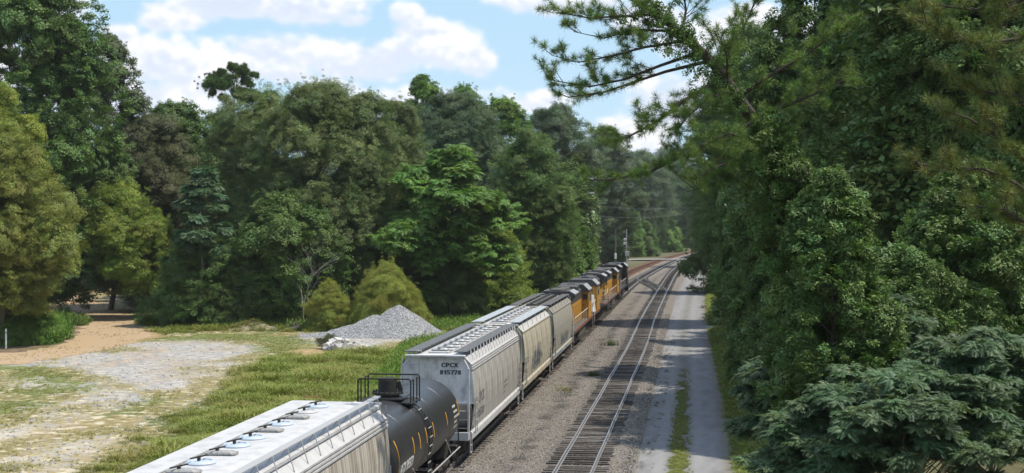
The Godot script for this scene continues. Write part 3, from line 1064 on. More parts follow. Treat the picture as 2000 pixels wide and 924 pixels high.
func make_hopper(label: String, center: float, length: float, p: Dictionary) -> Node3D:
	var dir := line_dir(MAIN, center)
	var t := thing("covered_hopper", label, "freight car", Vector3(line_x(MAIN, center), RAIL, -center), atan2(-dir.x, -dir.z), "covered hopper cars of the freight train")
	var hl := length * 0.5
	var e := hl - 0.5
	# bulging sides
	var s := Shape.new()
	for sgn in [-1.0, 1.0]:
		var line := []
		for i in SEC.size() - 1:
			for k in 3:
				var y: float = lerpf(SEC[i][1], SEC[i + 1][1], k / 3.0)
				line.append(Vector2(sgn * sec_x(y), y))
		line.append(Vector2(sgn * 1.47, 4.08))
		s.pull(line, -e, e, Vector2(0, 2.6))
	part("side_wall", s, p.body, t)
	# end walls with the sloping hopper sheet under them
	for sgn in [-1.0, 1.0]:
		s = Shape.new()
		var ring := []
		for i in 9: ring.append(Vector2(sec_x(lerpf(2.45, 4.08, i / 8.0)), lerpf(2.45, 4.08, i / 8.0)))
		ring.append(Vector2(1.2, 4.42)); ring.append(Vector2(0.6, 4.5)); ring.append(Vector2(-0.6, 4.5)); ring.append(Vector2(-1.2, 4.42))
		for i in 9: ring.append(Vector2(-sec_x(lerpf(4.08, 2.45, i / 8.0)), lerpf(4.08, 2.45, i / 8.0)))
		s.face(ring, sgn * (e - 0.004), sgn)
		s.quad_out(Vector3(-1.5, 2.45, sgn * (e - 0.01)), Vector3(1.5, 2.45, sgn * (e - 0.01)), Vector3(1.45, 1.15, sgn * (e - 1.7)), Vector3(-1.45, 1.15, sgn * (e - 1.7)), Vector3(0, 3.0, 0))
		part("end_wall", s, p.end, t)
		s = Shape.new()
		for x in [-0.3] if sgn > 0 else [-0.6, 0.6]:
			s.box(Vector3(x, 3.3, sgn * (e + 0.03)), Vector3(0.07, 1.68, 0.07))
		s.box(Vector3(0, 2.47, sgn * (e + 0.025)), Vector3(2.9, 0.07, 0.06))
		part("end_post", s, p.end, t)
		# end sill and corner posts
		s = Shape.new()
		s.soft_box(Vector3(0, 1.12, sgn * (hl - 0.16)), Vector3(2.94, 0.34, 0.26), 0.03)
		s.box(Vector3(0, 1.0, sgn * (hl - 1.1)), Vector3(0.5, 0.45, 1.6))
		part("end_sill", s, p.sill, t)
		for x in [-1.0, 1.0]:
			s = Shape.new()
			s.box(Vector3(x * 1.42, 2.62, sgn * (e + 0.24)), Vector3(0.09, 2.7, 0.09))
			s.bar(Vector3(x * 1.42, 3.95, sgn * (e + 0.2)), Vector3(x * 1.22, 4.32, sgn * (e + 0.2)), 0.035)
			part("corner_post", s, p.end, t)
			# hanging step under the corner
			s = Shape.new()
			s.bar(Vector3(x * 1.5, 1.05, sgn * (hl - 0.2)), Vector3(x * 1.5, 0.42, sgn * (hl - 0.2)), 0.026)
			s.bar(Vector3(x * 1.5, 1.05, sgn * (hl - 0.62)), Vector3(x * 1.5, 0.42, sgn * (hl - 0.62)), 0.026)
			s.bar(Vector3(x * 1.5, 0.42, sgn * (hl - 0.2)), Vector3(x * 1.5, 0.42, sgn * (hl - 0.62)), 0.026)
			s.bar(Vector3(x * 1.5, 0.72, sgn * (hl - 0.2)), Vector3(x * 1.5, 0.72, sgn * (hl - 0.62)), 0.022)
			part("step", s, p.trim, t)
		ladder(t, Vector3(sgn * 0.95, 1.3, sgn * (hl - 0.05)), Vector3(sgn * 0.5, 0, 0), 2.45, 0.36, p.trim, 0.022)
		ladder(t, Vector3(-sgn * 1.4, 3.1, sgn * (hl - 0.14)), Vector3(sgn * 0.72, 0, 0), 4.45, 0.42, p.trim, 0.022)
		ladder(t, Vector3(1.66, 1.2, sgn * (e - 0.15)), Vector3(0, 0, -sgn * 0.45), 2.7, 0.36, p.trim, 0.02)
		# walkway across the end of the roof
		s = Shape.new()
		s.soft_box(Vector3(0, 4.5, sgn * (e + 0.21)), Vector3(2.56, 0.09, 0.34), 0.02)
		s.box(Vector3(0, 4.4, sgn * (e + 0.06)), Vector3(2.3, 0.1, 0.05))
		part("crossover_walkway", s, p.get("cross", p.end), t)
		s = Shape.new()
		var gx: float = -1.15
		s.tube([Vector3(gx, 4.52, sgn * (e + 0.2)), Vector3(gx, 4.70, sgn * (e + 0.2)), Vector3(gx + 0.55, 4.70, sgn * (e + 0.2)), Vector3(gx + 0.55, 4.52, sgn * (e + 0.2))], [0.018], 6)
		part("grab_rail", s, p.get("grab", p.trim), t)
	# side sills
	for sgn in [-1.0, 1.0]:
		s = Shape.new()
		var out := []
		for q in [[1.36, 0.92], [1.55, 0.94], [1.575, 1.0], [1.575, 1.24], [1.50, 1.33]]: out.append(Vector2(sgn * q[0], q[1]))
		s.pull(out, -hl + 0.25, hl - 0.25, Vector2(sgn * 1.3, 1.1))
		for q in [-1.0, 1.0]:
			s.box(Vector3(sgn * 1.46, 1.12, q * (hl - 0.26)), Vector3(0.2, 0.36, 0.03))
		part("side_sill", s, p.sill, t)
		# long ribs of the top chord
		s = Shape.new()
		var rows: Array = p.ribs
		for y in rows:
			s.box(Vector3(sgn * (sec_x(y) + 0.015), y, 0), Vector3(0.07, 0.055, 2.0 * e))
		part("top_chord", s, p.chord, t)
	# roof
	s = Shape.new()
	var roof := []
	for q in [[1.495, 4.07], [1.49, 4.13], [1.2, 4.43], [0.75, 4.5], [0.4, 4.53], [-0.4, 4.53], [-0.75, 4.5], [-1.2, 4.43], [-1.49, 4.13], [-1.495, 4.07]]: roof.append(Vector2(q[0], q[1]))
	s.pull(roof, -e, e, Vector2(0, 3.0))
	part("roof", s, p.roof, t)
	# loading trough and its hatches
	s = Shape.new()
	s.soft_box(Vector3(p.trough_x, 4.56, 0), Vector3(p.trough_w, 0.11, 2.0 * e - 1.0), 0.03)
	part("loading_trough", s, p.trough, t)
	if p.has("channel"):
		s = Shape.new()
		s.box(Vector3(-0.70, 4.60, 0), Vector3(0.045, 0.07, 2.0 * e - 0.9))
		s.box(Vector3(-0.62, 4.585, 0), Vector3(0.10, 0.04, 2.0 * e - 0.9))
		part("drip_channel", s, M.hatch_grey, t)
		s = Shape.new()      # broad flat sheet on the far side of the hatches, and the near one
		s.soft_box(Vector3(-1.10, 4.585, 0), Vector3(0.74, 0.05, 2.0 * e), 0.012)
		part("roof_sheet", s, p.roof, t)
		s = Shape.new()
		s.hexa([Vector3(0.5, 4.50, -e), Vector3(1.3, 4.42, -e), Vector3(1.3, 4.42, e), Vector3(0.5, 4.50, e), Vector3(0.5, 4.61, -e), Vector3(1.3, 4.50, -e), Vector3(1.3, 4.50, e), Vector3(0.5, 4.61, e)])
		part("roof_sheet", s, p.roof, t)
	var z: float = e - p.hatch_first
	var k := 0
	while z > -e + 0.6:
		hatch(t, Vector3(p.hatch_x, 4.615, z), p.hatches[k % p.hatches.size()])
		z -= p.hatch_pitch
		k += 1
	# running boards on bent legs
	for sgn in p.boards:
		s = Shape.new()
		var bx: float = sgn * (p.board_in + p.board_out) * 0.5
		s.soft_box(Vector3(bx, p.board_y, 0), Vector3(p.board_out - p.board_in, 0.04, 2.0 * hl - 0.5), 0.01)
		part("running_board", s, p.board, t)
		z = -e + 0.3
		while z < e:
			s = Shape.new()
			s.bar(Vector3(sgn * p.board_out, p.board_y, z), Vector3(sgn * 1.46, 4.18, z), 0.016, 5)
			if p.zigzag:
				s.bar(Vector3(sgn * p.board_out, p.board_y, z), Vector3(sgn * 1.44, 4.2, z + 0.45), 0.014, 5)
			else:
				s.bar(Vector3(sgn * p.board_out, p.board_y, z), Vector3(sgn * (p.board_in + 0.05), 4.45, z + 0.3), 0.014, 5)
			part("board_bracket", s, p.get("bracket", p.trim), t)
			z += p.leg_pitch
	# outlet hoppers below
	for q in [-0.28, 0.0, 0.28]:
		s = Shape.new()
		var zc: float = q * length
		s.hexa([Vector3(-0.35, 0.5, zc - 0.35), Vector3(0.35, 0.5, zc - 0.35), Vector3(0.35, 0.5, zc + 0.35), Vector3(-0.35, 0.5, zc + 0.35), Vector3(-1.4, 1.25, zc - 1.9), Vector3(1.4, 1.25, zc - 1.9), Vector3(1.4, 1.25, zc + 1.9), Vector3(-1.4, 1.25, zc + 1.9)])
		s.box(Vector3(0, 0.44, zc), Vector3(1.1, 0.1, 0.8))
		part("outlet_hopper", s, M.truck_iron, t)
	s = Shape.new()
	s.box(Vector3(0, 1.05, 0), Vector3(0.6, 0.3, length - 0.8))
	part("centre_sill", s, M.truck_iron, t)
	truck(t, hl - 1.75)
	truck(t, -hl + 1.75)
	coupler(t, hl + 0.2, 1.0)
	coupler(t, -hl - 0.2, -1.0)
	return t


func hatch(t: Node3D, at: Vector3, kind: String) -> void:
	var s := Shape.new()
	var m: Material = M.hatch_blue
	var bar_m: Material = M.black_iron
	if kind == "round" or kind == "white_round":
		s.lathe(Vector3.ZERO, Vector3.UP, [[0.34, -0.01], [0.35, 0.03], [0.31, 0.065], [0.25, 0.075], [0.23, 0.045], [0.1, 0.05], [0.0, 0.055]], 24)
		if kind == "white_round": m = M.hopper_white
	elif kind == "cast":
		s.soft_box(Vector3(0.06, 0.04, 0), Vector3(0.74, 0.1, 0.4), 0.07)
		m = M.hatch_grey
	else:
		s.soft_box(Vector3(0, 0.05, 0), Vector3(0.72, 0.11, 0.56), 0.07)
		s.box(Vector3(0.46, 0.03, 0.1), Vector3(0.22, 0.06, 0.1))
		m = M.galvanised if kind == "light" else M.board_dark
	var h := part("hatch", s, m, t)
	h.position = at
	s = Shape.new()
	if kind == "light" or kind == "dark":
		s.box(Vector3(0, 0.15, 0.0), Vector3(0.12, 0.06, 0.5))
		bar_m = m
	else:
		s.box(Vector3(-0.05, 0.15, 0.0), Vector3(0.035, 0.03, 0.56), Basis(Vector3.UP, -0.35))
		s.box(Vector3(-0.05, 0.10, 0.0), Vector3(0.06, 0.07, 0.06), Basis(Vector3.UP, -0.35))
	part("lock_bar", s, bar_m, h)


func fine_print(t: Node3D, on: Callable, z0: float, z1: float, y: float, m: Material) -> void:
	var s := Shape.new()
	var z := maxf(z0, z1)
	while z > minf(z0, z1):
		s.quad_out(on.call(z, y, 0.006), on.call(z - 0.06, y, 0.006), on.call(z - 0.06, y + 0.09, 0.006), on.call(z, y + 0.09, 0.006), Vector3(0, 2.36, z))
		z -= 0.1
	part("fine_print", s, m, t)


func make_tank_car(center: float) -> void:
	var dir := line_dir(MAIN, center)
	var t := thing("tank_car", "black tank car with railed dome platform and yellow side stripes between two hoppers", "freight car", Vector3(line_x(MAIN, center), RAIL, -center), atan2(-dir.x, -dir.z))
	var R := 1.47
	var cy := 2.36
	var hl := 5.75
	var s := Shape.new()
	var prof := []
	for i in 9:
		var a := PI * 0.5 * i / 8.0
		prof.append([R * sin(a), -hl - 0.6 * cos(a)])
	for i in range(0, 9):
		var a := PI * 0.5 * (8 - i) / 8.0
		prof.append([R * sin(a), hl + 0.6 * cos(a)])
	s.lathe(Vector3(0, cy, 0), Vector3(0, 0, 1), prof, 56)
	var shell := part("tank_shell", s, M.tank_black, t)
	s = Shape.new()
	for z in [-3.6, -1.2, 1.3, 3.7]:       # weld seams
		s.lathe(Vector3(0, cy, z), Vector3(0, 0, 1), [[R - 0.01, -0.02], [R + 0.006, 0.0], [R - 0.01, 0.02]], 56)
	part("weld_seam", s, M.tank_black, shell)
	var on := func(z: float, y: float, lift: float) -> Vector3:      # a point on the right-hand flank
		var a := asin(clampf((y - cy) / R, -1.0, 1.0))
		return Vector3(cos(a) * (R + lift), cy + sin(a) * (R + lift), z)
	# reflective stripes
	for q in [[5.55, 1.75, 3.1], [3.2, 2.3, 2.85], [2.15, 2.3, 2.85], [1.0, 2.3, 2.85], [-0.35, 2.3, 2.85], [-3.0, 2.35, 2.85], [-5.6, 2.4, 2.95]]:
		s = Shape.new()
		for i in 8:
			var y0: float = lerpf(q[1], q[2], i / 8.0)
			var y1: float = lerpf(q[1], q[2], (i + 1) / 8.0)
			s.quad_out(on.call(q[0] - 0.05, y0, 0.006), on.call(q[0] + 0.05, y0, 0.006), on.call(q[0] + 0.05, y1, 0.006), on.call(q[0] - 0.05, y1, 0.006), Vector3(0, cy, q[0]))
		part("reflective_stripe", s, M.stripe_yellow, t)
	lettering(t, "reporting_mark", "GATX 95573", 0.36, M.letter_white, func(x: float, y: float, z: float) -> Vector3: return on.call(4.4 - x, 2.1 + y, 0.008 + z), 0.8)
	for q in [[5.2, 3.9, 1.78], [5.2, 4.2, 1.62]]:      # lines too small to read
		fine_print(t, on, q[0], q[1], q[2], M.letter_faded)
	for i in 5:
		fine_print(t, on, -4.5, -4.5 - 0.5 - 0.25 * (i % 3), 2.8 - i * 0.2, M.letter_white)
	# dome with its flange and fittings
	var top := cy + R
	var zc := 0.55
	s = Shape.new()
	s.lathe(Vector3(-0.05, top - 0.06, zc), Vector3.UP, [[0.42, 0.0], [0.42, 0.2], [0.56, 0.21], [0.56, 0.28], [0.34, 0.29], [0.34, 0.72], [0.31, 0.78], [0.0, 0.79]], 28)
	for i in 16:
		var a := TAU * i / 16.0
		s.lathe(Vector3(-0.05 + cos(a) * 0.5, top + 0.2, zc + sin(a) * 0.5), Vector3.UP, [[0.03, 0.0], [0.03, 0.08], [0.0, 0.085]], 6)
	s.box(Vector3(0.38, top + 0.42, zc), Vector3(0.16, 0.34, 0.12), Basis(Vector3.FORWARD, -0.3))
	part("dome", s, M.black_iron, t)
	s = Shape.new()
	s.soft_box(Vector3(0.05, top + 0.03, zc), Vector3(1.1, 0.05, 1.5), 0.01)
	part("platform", s, M.tank_black, t)
	for x in [-0.75, 0.75]:
		s = Shape.new()
		s.soft_box(Vector3(x, top - 0.1, zc), Vector3(0.5, 0.06, 1.6), 0.015)
		part("side_platform", s, M.black_iron, t)
	s = Shape.new()
	var ry := top + 0.76
	for z in [zc - 0.76, zc + 0.76]:
		s.tube([Vector3(-0.95, top - 0.2, z), Vector3(-0.95, ry - 0.06, z), Vector3(-0.89, ry, z), Vector3(0.89, ry, z), Vector3(0.95, ry - 0.06, z), Vector3(0.95, top - 0.2, z)], [0.028], 8)
	for x in [-0.95, 0.95]:
		for q in [[0.3, 0.76], [-0.76, -0.3]]:
			s.bar(Vector3(x, ry - 0.06, zc + q[0]), Vector3(x, ry - 0.06, zc + q[1]), 0.025, 8)
			s.bar(Vector3(x, top - 0.2, zc + (q[0] if q[0] > 0 else q[1])), Vector3(x, ry - 0.06, zc + (q[0] if q[0] > 0 else q[1])), 0.026, 8)
	part("railing", s, M.black_iron, t)
	# curved ladder down the flank with pale rung ends
	s = Shape.new()
	for z in [-0.2, 0.2]:
		var line := []
		for i in 13:
			var y := lerpf(top - 0.12, 0.9, i / 12.0)
			var p: Vector3 = on.call(zc + z, maxf(y, 1.9), 0.06)
			if y < 1.9: p.y = y
			line.append(p)
		s.tube(line, [0.022], 6)
	part("ladder_rail", s, M.black_iron, t)
	for i in 9:
		s = Shape.new()
		var y := lerpf(top - 0.45, 0.95, i / 8.0)
		var p: Vector3 = on.call(zc, maxf(y, 1.9), 0.07)
		if y < 1.9: p.y = y
		s.bar(p - Vector3(0, 0, 0.25), p + Vector3(0, 0, 0.25), 0.02, 6)
		part("rung", s, M.galvanised, t)
	# underframe: saddles, stub sills, cross walk
	for sgn in [-1.0, 1.0]:
		s = Shape.new()
		s.hexa([Vector3(-1.2, 0.95, sgn * 3.6), Vector3(1.2, 0.95, sgn * 3.6), Vector3(1.2, 0.95, sgn * 4.6), Vector3(-1.2, 0.95, sgn * 4.6), Vector3(-1.35, 1.9, sgn * 3.75), Vector3(1.35, 1.9, sgn * 3.75), Vector3(1.35, 1.9, sgn * 4.45), Vector3(-1.35, 1.9, sgn * 4.45)])
		part("saddle", s, M.black_iron, t)
		s = Shape.new()
		s.soft_box(Vector3(0, 0.92, sgn * 4.7), Vector3(0.7, 0.4, 3.0), 0.04)
		s.soft_box(Vector3(0, 1.0, sgn * 6.1), Vector3(2.7, 0.2, 0.36), 0.03)
		part("stub_sill", s, M.black_iron, t)
		for x in [-1.35, 1.35]:
			s = Shape.new()
			s.tube([Vector3(x, 1.1, sgn * 6.15), Vector3(x, 2.15, sgn * 6.15), Vector3(x * 0.92, 2.3, sgn * 6.15), Vector3(x * 0.62, 2.3, sgn * 6.15)], [0.028], 6)
			s.bar(Vector3(x, 0.45, sgn * 6.1), Vector3(x, 1.1, sgn * 6.1), 0.025)
			s.bar(Vector3(x, 0.45, sgn * 5.7), Vector3(x, 1.1, sgn * 5.7), 0.025)
			s.bar(Vector3(x, 0.45, sgn * 5.7), Vector3(x, 0.45, sgn * 6.1), 0.025)
			part("handhold", s, M.black_iron, t)
		truck(t, sgn * 4.3, 2, M.truck_iron)
		coupler(t, sgn * 6.5, sgn)
	for x in [-1.0, 1.0]:
		s = Shape.new()
		s.bar(Vector3(x * 1.42, 1.02, -6.1), Vector3(x * 1.42, 1.02, 6.1), 0.03)
		s.bar(Vector3(x * 1.42, 1.02, -4.2), Vector3(x * 1.38, 1.75, -3.2), 0.025)
		s.bar(Vector3(x * 1.42, 1.02, 2.0), Vector3(x * 1.38, 1.75, 3.0), 0.025)
		part("side_handrail", s, M.galvanised, t)
	s = Shape.new()
	s.box(Vector3(0, 0.75, 0.5), Vector3(2.5, 0.08, 0.9))
	s.lathe(Vector3(0, 0.55, 0.4), Vector3.UP, [[0.16, 0.0], [0.16, 0.4]], 12)
	s.soft_box(Vector3(-0.6, 0.8, -1.6), Vector3(0.5, 0.45, 1.0), 0.08)
	part("bottom_outlet", s, M.black_iron, t)


func make_engine(label: String, center: float, cab_rear: bool, black: bool, tone: int) -> void:
	var dir := line_dir(MAIN, center)
	var t := thing("locomotive", label, "locomotive", Vector3(line_x(MAIN, center), RAIL, -center), atan2(-dir.x, -dir.z) + (PI if cab_rear else 0.0), "locomotives heading the freight train")
	var body: Material = M.engine_black if black else M.engine_yellow
	var top: Material = M.engine_black if black else M.engine_roof
	var s := Shape.new()
	s.soft_box(Vector3(0, 1.46, 0), Vector3(3.04, 0.32, 21.0), 0.03)
	part("frame", s, M.engine_frame if not black else M.engine_black, t)
	for sgn in [-1.0, 1.0]:
		s = Shape.new()
		s.soft_box(Vector3(0, 0.95, sgn * 10.75), Vector3(2.9, 1.1, 0.14), 0.03)
		s.soft_box(Vector3(0, 1.3, sgn * 10.9), Vector3(2.2, 0.24, 0.3), 0.05)
		part("pilot", s, M.engine_frame if not black else M.engine_black, t)
		coupler(t, sgn * 11.05, sgn)
		truck(t, sgn * 6.7, 3, M.engine_frame if not black else M.truck_iron)
		for x in [-1.0, 1.0]:      # corner steps
			s = Shape.new()
			for i in 4:
				s.box(Vector3(x * 1.36, 0.42 + i * 0.3, sgn * 10.45), Vector3(0.3, 0.03, 0.5))
			s.box(Vector3(x * 1.2, 0.9, sgn * 10.2), Vector3(0.5, 1.05, 0.04))
			part("steps", s, M.engine_frame if not black else M.engine_black, t)
	s = Shape.new()
	s.soft_box(Vector3(0, 0.82, 0), Vector3(2.7, 0.85, 6.2), 0.16)
	part("fuel_tank", s, M.engine_frame if not black else M.truck_iron, t)
	# long hood
	s = Shape.new()
	var side := [Vector2(0.9, 1.62), Vector2(0.9, 4.0)]
	for x in [-1.0, 1.0]:
		s.pull([Vector2(x * 0.9, 1.62), Vector2(x * 0.9, 4.02)], -4.4, 9.9, Vector2(0, 2.8))
	s.face([Vector2(-0.9, 1.62), Vector2(0.9, 1.62), Vector2(0.9, 4.02), Vector2(-0.9, 4.02)], 9.9, 1.0)
	part("hood", s, body, t)
	s = Shape.new()
	s.pull([Vector2(0.905, 3.45), Vector2(0.905, 4.2), Vector2(0.72, 4.4), Vector2(-0.72, 4.4), Vector2(-0.905, 4.2), Vector2(-0.905, 3.45)], -4.4, 9.95, Vector2(0, 3.5))
	s.face([Vector2(0.905, 3.45), Vector2(0.905, 4.2), Vector2(0.72, 4.4), Vector2(-0.72, 4.4), Vector2(-0.905, 4.2), Vector2(-0.905, 3.45)], 9.95, 1.0)
	part("hood_roof", s, top, t)
	for x in [-1.0, 1.0]:
		for i in 9:
			s = Shape.new()
			s.box(Vector3(x * 0.915, 2.6, -3.2 + i * 1.15), Vector3(0.03, 1.25, 1.0))
			part("hood_door", s, body, t)
	# flared radiator at the rear
	s = Shape.new()
	var fl := [Vector2(0.92, 3.75), Vector2(1.5, 4.28), Vector2(1.5, 4.42), Vector2(1.0, 4.72), Vector2(-1.0, 4.72), Vector2(-1.5, 4.42), Vector2(-1.5, 4.28), Vector2(-0.92, 3.75)]
	s.pull(fl, 5.4, 9.4, Vector2(0, 4.2))
	s.face(fl, 5.4, -1.0)
	s.face(fl, 9.4, 1.0)
	part("radiator", s, top, t)
	for x in [-1.0, 1.0]:
		s = Shape.new()
		s.hexa([Vector3(x * 1.03, 4.715, 5.5), Vector3(x * 1.47, 4.45, 5.5), Vector3(x * 1.47, 4.45, 9.3), Vector3(x * 1.03, 4.715, 9.3), Vector3(x * 1.04, 4.745, 5.5), Vector3(x * 1.49, 4.48, 5.5), Vector3(x * 1.49, 4.48, 9.3), Vector3(x * 1.04, 4.745, 9.3)])
		part("radiator_wing", s, M.engine_wing, t)
	for z in [6.4, 8.2]:
		s = Shape.new()
		s.lathe(Vector3(0, 4.70, z), Vector3.UP, [[0.72, 0.0], [0.72, 0.12], [0.62, 0.14], [0.2, 0.08], [0.0, 0.1]], 20)
		part("radiator_fan", s, M.engine_frame, t)
	# roof fittings
	s = Shape.new()
	s.soft_box(Vector3(0, 4.55, -1.2), Vector3(1.7, 0.34, 3.0), 0.08)
	part("brake_grid_box", s, top, t)
	s = Shape.new()
	s.soft_box(Vector3(0, 4.55, 2.4), Vector3(0.8, 0.36, 1.1), 0.08)
	part("exhaust", s, M.engine_frame if not black else M.truck_iron, t)
	s = Shape.new()
	s.soft_box(Vector3(0.1, 4.46, 4.3), Vector3(1.5, 0.2, 1.3), 0.05)
	part("roof_hatch", s, M.engine_frame if tone == 0 else top, t)
	# cab
	s = Shape.new()
	var cab := [Vector2(1.54, 1.62), Vector2(1.54, 4.0), Vector2(1.5, 4.12), Vector2(-1.5, 4.12), Vector2(-1.54, 4.0), Vector2(-1.54, 1.62)]
	s.pull([Vector2(1.54, 1.62), Vector2(1.54, 4.08)], -8.1, -4.4, Vector2(0, 3))
	s.pull([Vector2(-1.54, 1.62), Vector2(-1.54, 4.08)], -8.1, -4.4, Vector2(0, 3))
	s.face(cab, -4.4, 1.0)
	s.face(cab, -8.1, -1.0)
	part("cab", s, body, t)
	s = Shape.new()
	var cr := [Vector2(1.6, 4.02), Vector2(1.6, 4.1), Vector2(1.02, 4.66), Vector2(-1.02, 4.66), Vector2(-1.6, 4.1), Vector2(-1.6, 4.02)]
	s.pull(cr, -8.3, -4.2, Vector2(0, 3.5))
	s.face(cr, -4.2, 1.0)
	s.face(cr, -8.3, -1.0)
	part("cab_roof", s, top, t)
	for x in [-1.0, 1.0]:
		s = Shape.new()
		s.hexa([Vector3(x * 1.06, 4.645, -8.25), Vector3(x * 1.57, 4.155, -8.25), Vector3(x * 1.57, 4.155, -4.25), Vector3(x * 1.06, 4.645, -4.25), Vector3(x * 1.07, 4.67, -8.25), Vector3(x * 1.59, 4.18, -8.25), Vector3(x * 1.59, 4.18, -4.25), Vector3(x * 1.07, 4.67, -4.25)])
		part("cab_roof_panel", s, M.engine_wing, t)
		var w := Shape.new()
		w.soft_box(Vector3(x * 1.22, 3.55, -4.39), Vector3(0.46, 0.5, 0.05), 0.01)
		var fr := part("rear_window", w, M.engine_frame, t)
		w = Shape.new()
		w.box(Vector3(x * 1.22, 3.55, -4.36), Vector3(0.36, 0.4, 0.012))
		part("pane", w, M.glass_dark, fr)
		w = Shape.new()
		w.soft_box(Vector3(x * 1.55, 3.5, -6.3), Vector3(0.04, 0.7, 1.7), 0.01)
		fr = part("side_window", w, M.engine_frame, t)
		w = Shape.new()
		for q in [-0.4, 0.4]: w.box(Vector3(x * 1.572, 3.5, -6.3 + q), Vector3(0.012, 0.56, 0.66))
		part("pane", w, M.glass_dark, fr)
		w = Shape.new()
		w.box(Vector3(x * 0.62, 3.6, -8.115), Vector3(0.9, 0.55, 0.03))
		part("windscreen", w, M.glass_dark, t)
	# number board on the back of the cab, short nose, horns
	s = Shape.new()
	s.hexa([Vector3(-1.25, 1.62, -10.4), Vector3(1.25, 1.62, -10.4), Vector3(1.4, 1.62, -8.1), Vector3(-1.4, 1.62, -8.1), Vector3(-0.8, 2.95, -10.2), Vector3(0.8, 2.95, -10.2), Vector3(1.25, 3.2, -8.1), Vector3(-1.25, 3.2, -8.1)])
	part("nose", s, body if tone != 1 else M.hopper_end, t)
	s = Shape.new()
	s.box(Vector3(0, 2.3, -10.37), Vector3(0.7, 1.2, 0.05))
	part("nose_door", s, body, t)
	if not black:
		for x in [-1.0, 1.0]:
			s = Shape.new()
			s.box(Vector3(x * 1.535, 1.55, 0), Vector3(0.02, 0.1, 20.8))
			part("red_stripe", s, M.engine_red, t)
	s = Shape.new()
	for q in [-0.25, 0.0, 0.25]:
		s.lathe(Vector3(q, 4.78, -3.5), Vector3(0, 0, -1), [[0.03, 0.0], [0.035, 0.25], [0.08, 0.36]], 8)
	s.box(Vector3(0, 4.68, -3.5), Vector3(0.7, 0.06, 0.08))
	part("horn", s, M.engine_frame, t)
	# handrails along the walkways and across the ends
	for x in [-1.0, 1.0]:
		s = Shape.new()
		var line := [Vector3(x * 1.46, 1.62, -4.5), Vector3(x * 1.46, 2.55, -4.6), Vector3(x * 1.46, 2.55, 9.4), Vector3(x * 1.46, 2.95, 10.1), Vector3(x * 1.46, 2.9, 10.5), Vector3(x * 1.46, 0.8, 10.55)]
		s.tube(line, [0.028], 6)
		for i in 8:
			s.bar(Vector3(x * 1.46, 1.6, -2.8 + i * 1.75), Vector3(x * 1.46, 2.55, -2.8 + i * 1.75), 0.022)
		s.tube([Vector3(x * 1.46, 0.8, -10.55), Vector3(x * 1.46, 2.7, -10.5), Vector3(x * 1.4, 2.7, -8.4)], [0.028], 6)
		part("handrail", s, M.handrail, t)
	for sgn in [-1.0, 1.0]:
		s = Shape.new()
		s.tube([Vector3(-1.2, 1.6, sgn * 10.55), Vector3(-1.2, 2.6, sgn * 10.55), Vector3(1.2, 2.6, sgn * 10.55), Vector3(1.2, 1.6, sgn * 10.55)], [0.026], 6)
		for x in [-0.8, -0.4, 0.4, 0.8]:
			s.bar(Vector3(x, 1.6, sgn * 10.55), Vector3(x, 2.6, sgn * 10.55), 0.02)
		part("end_railing", s, M.handrail, t)


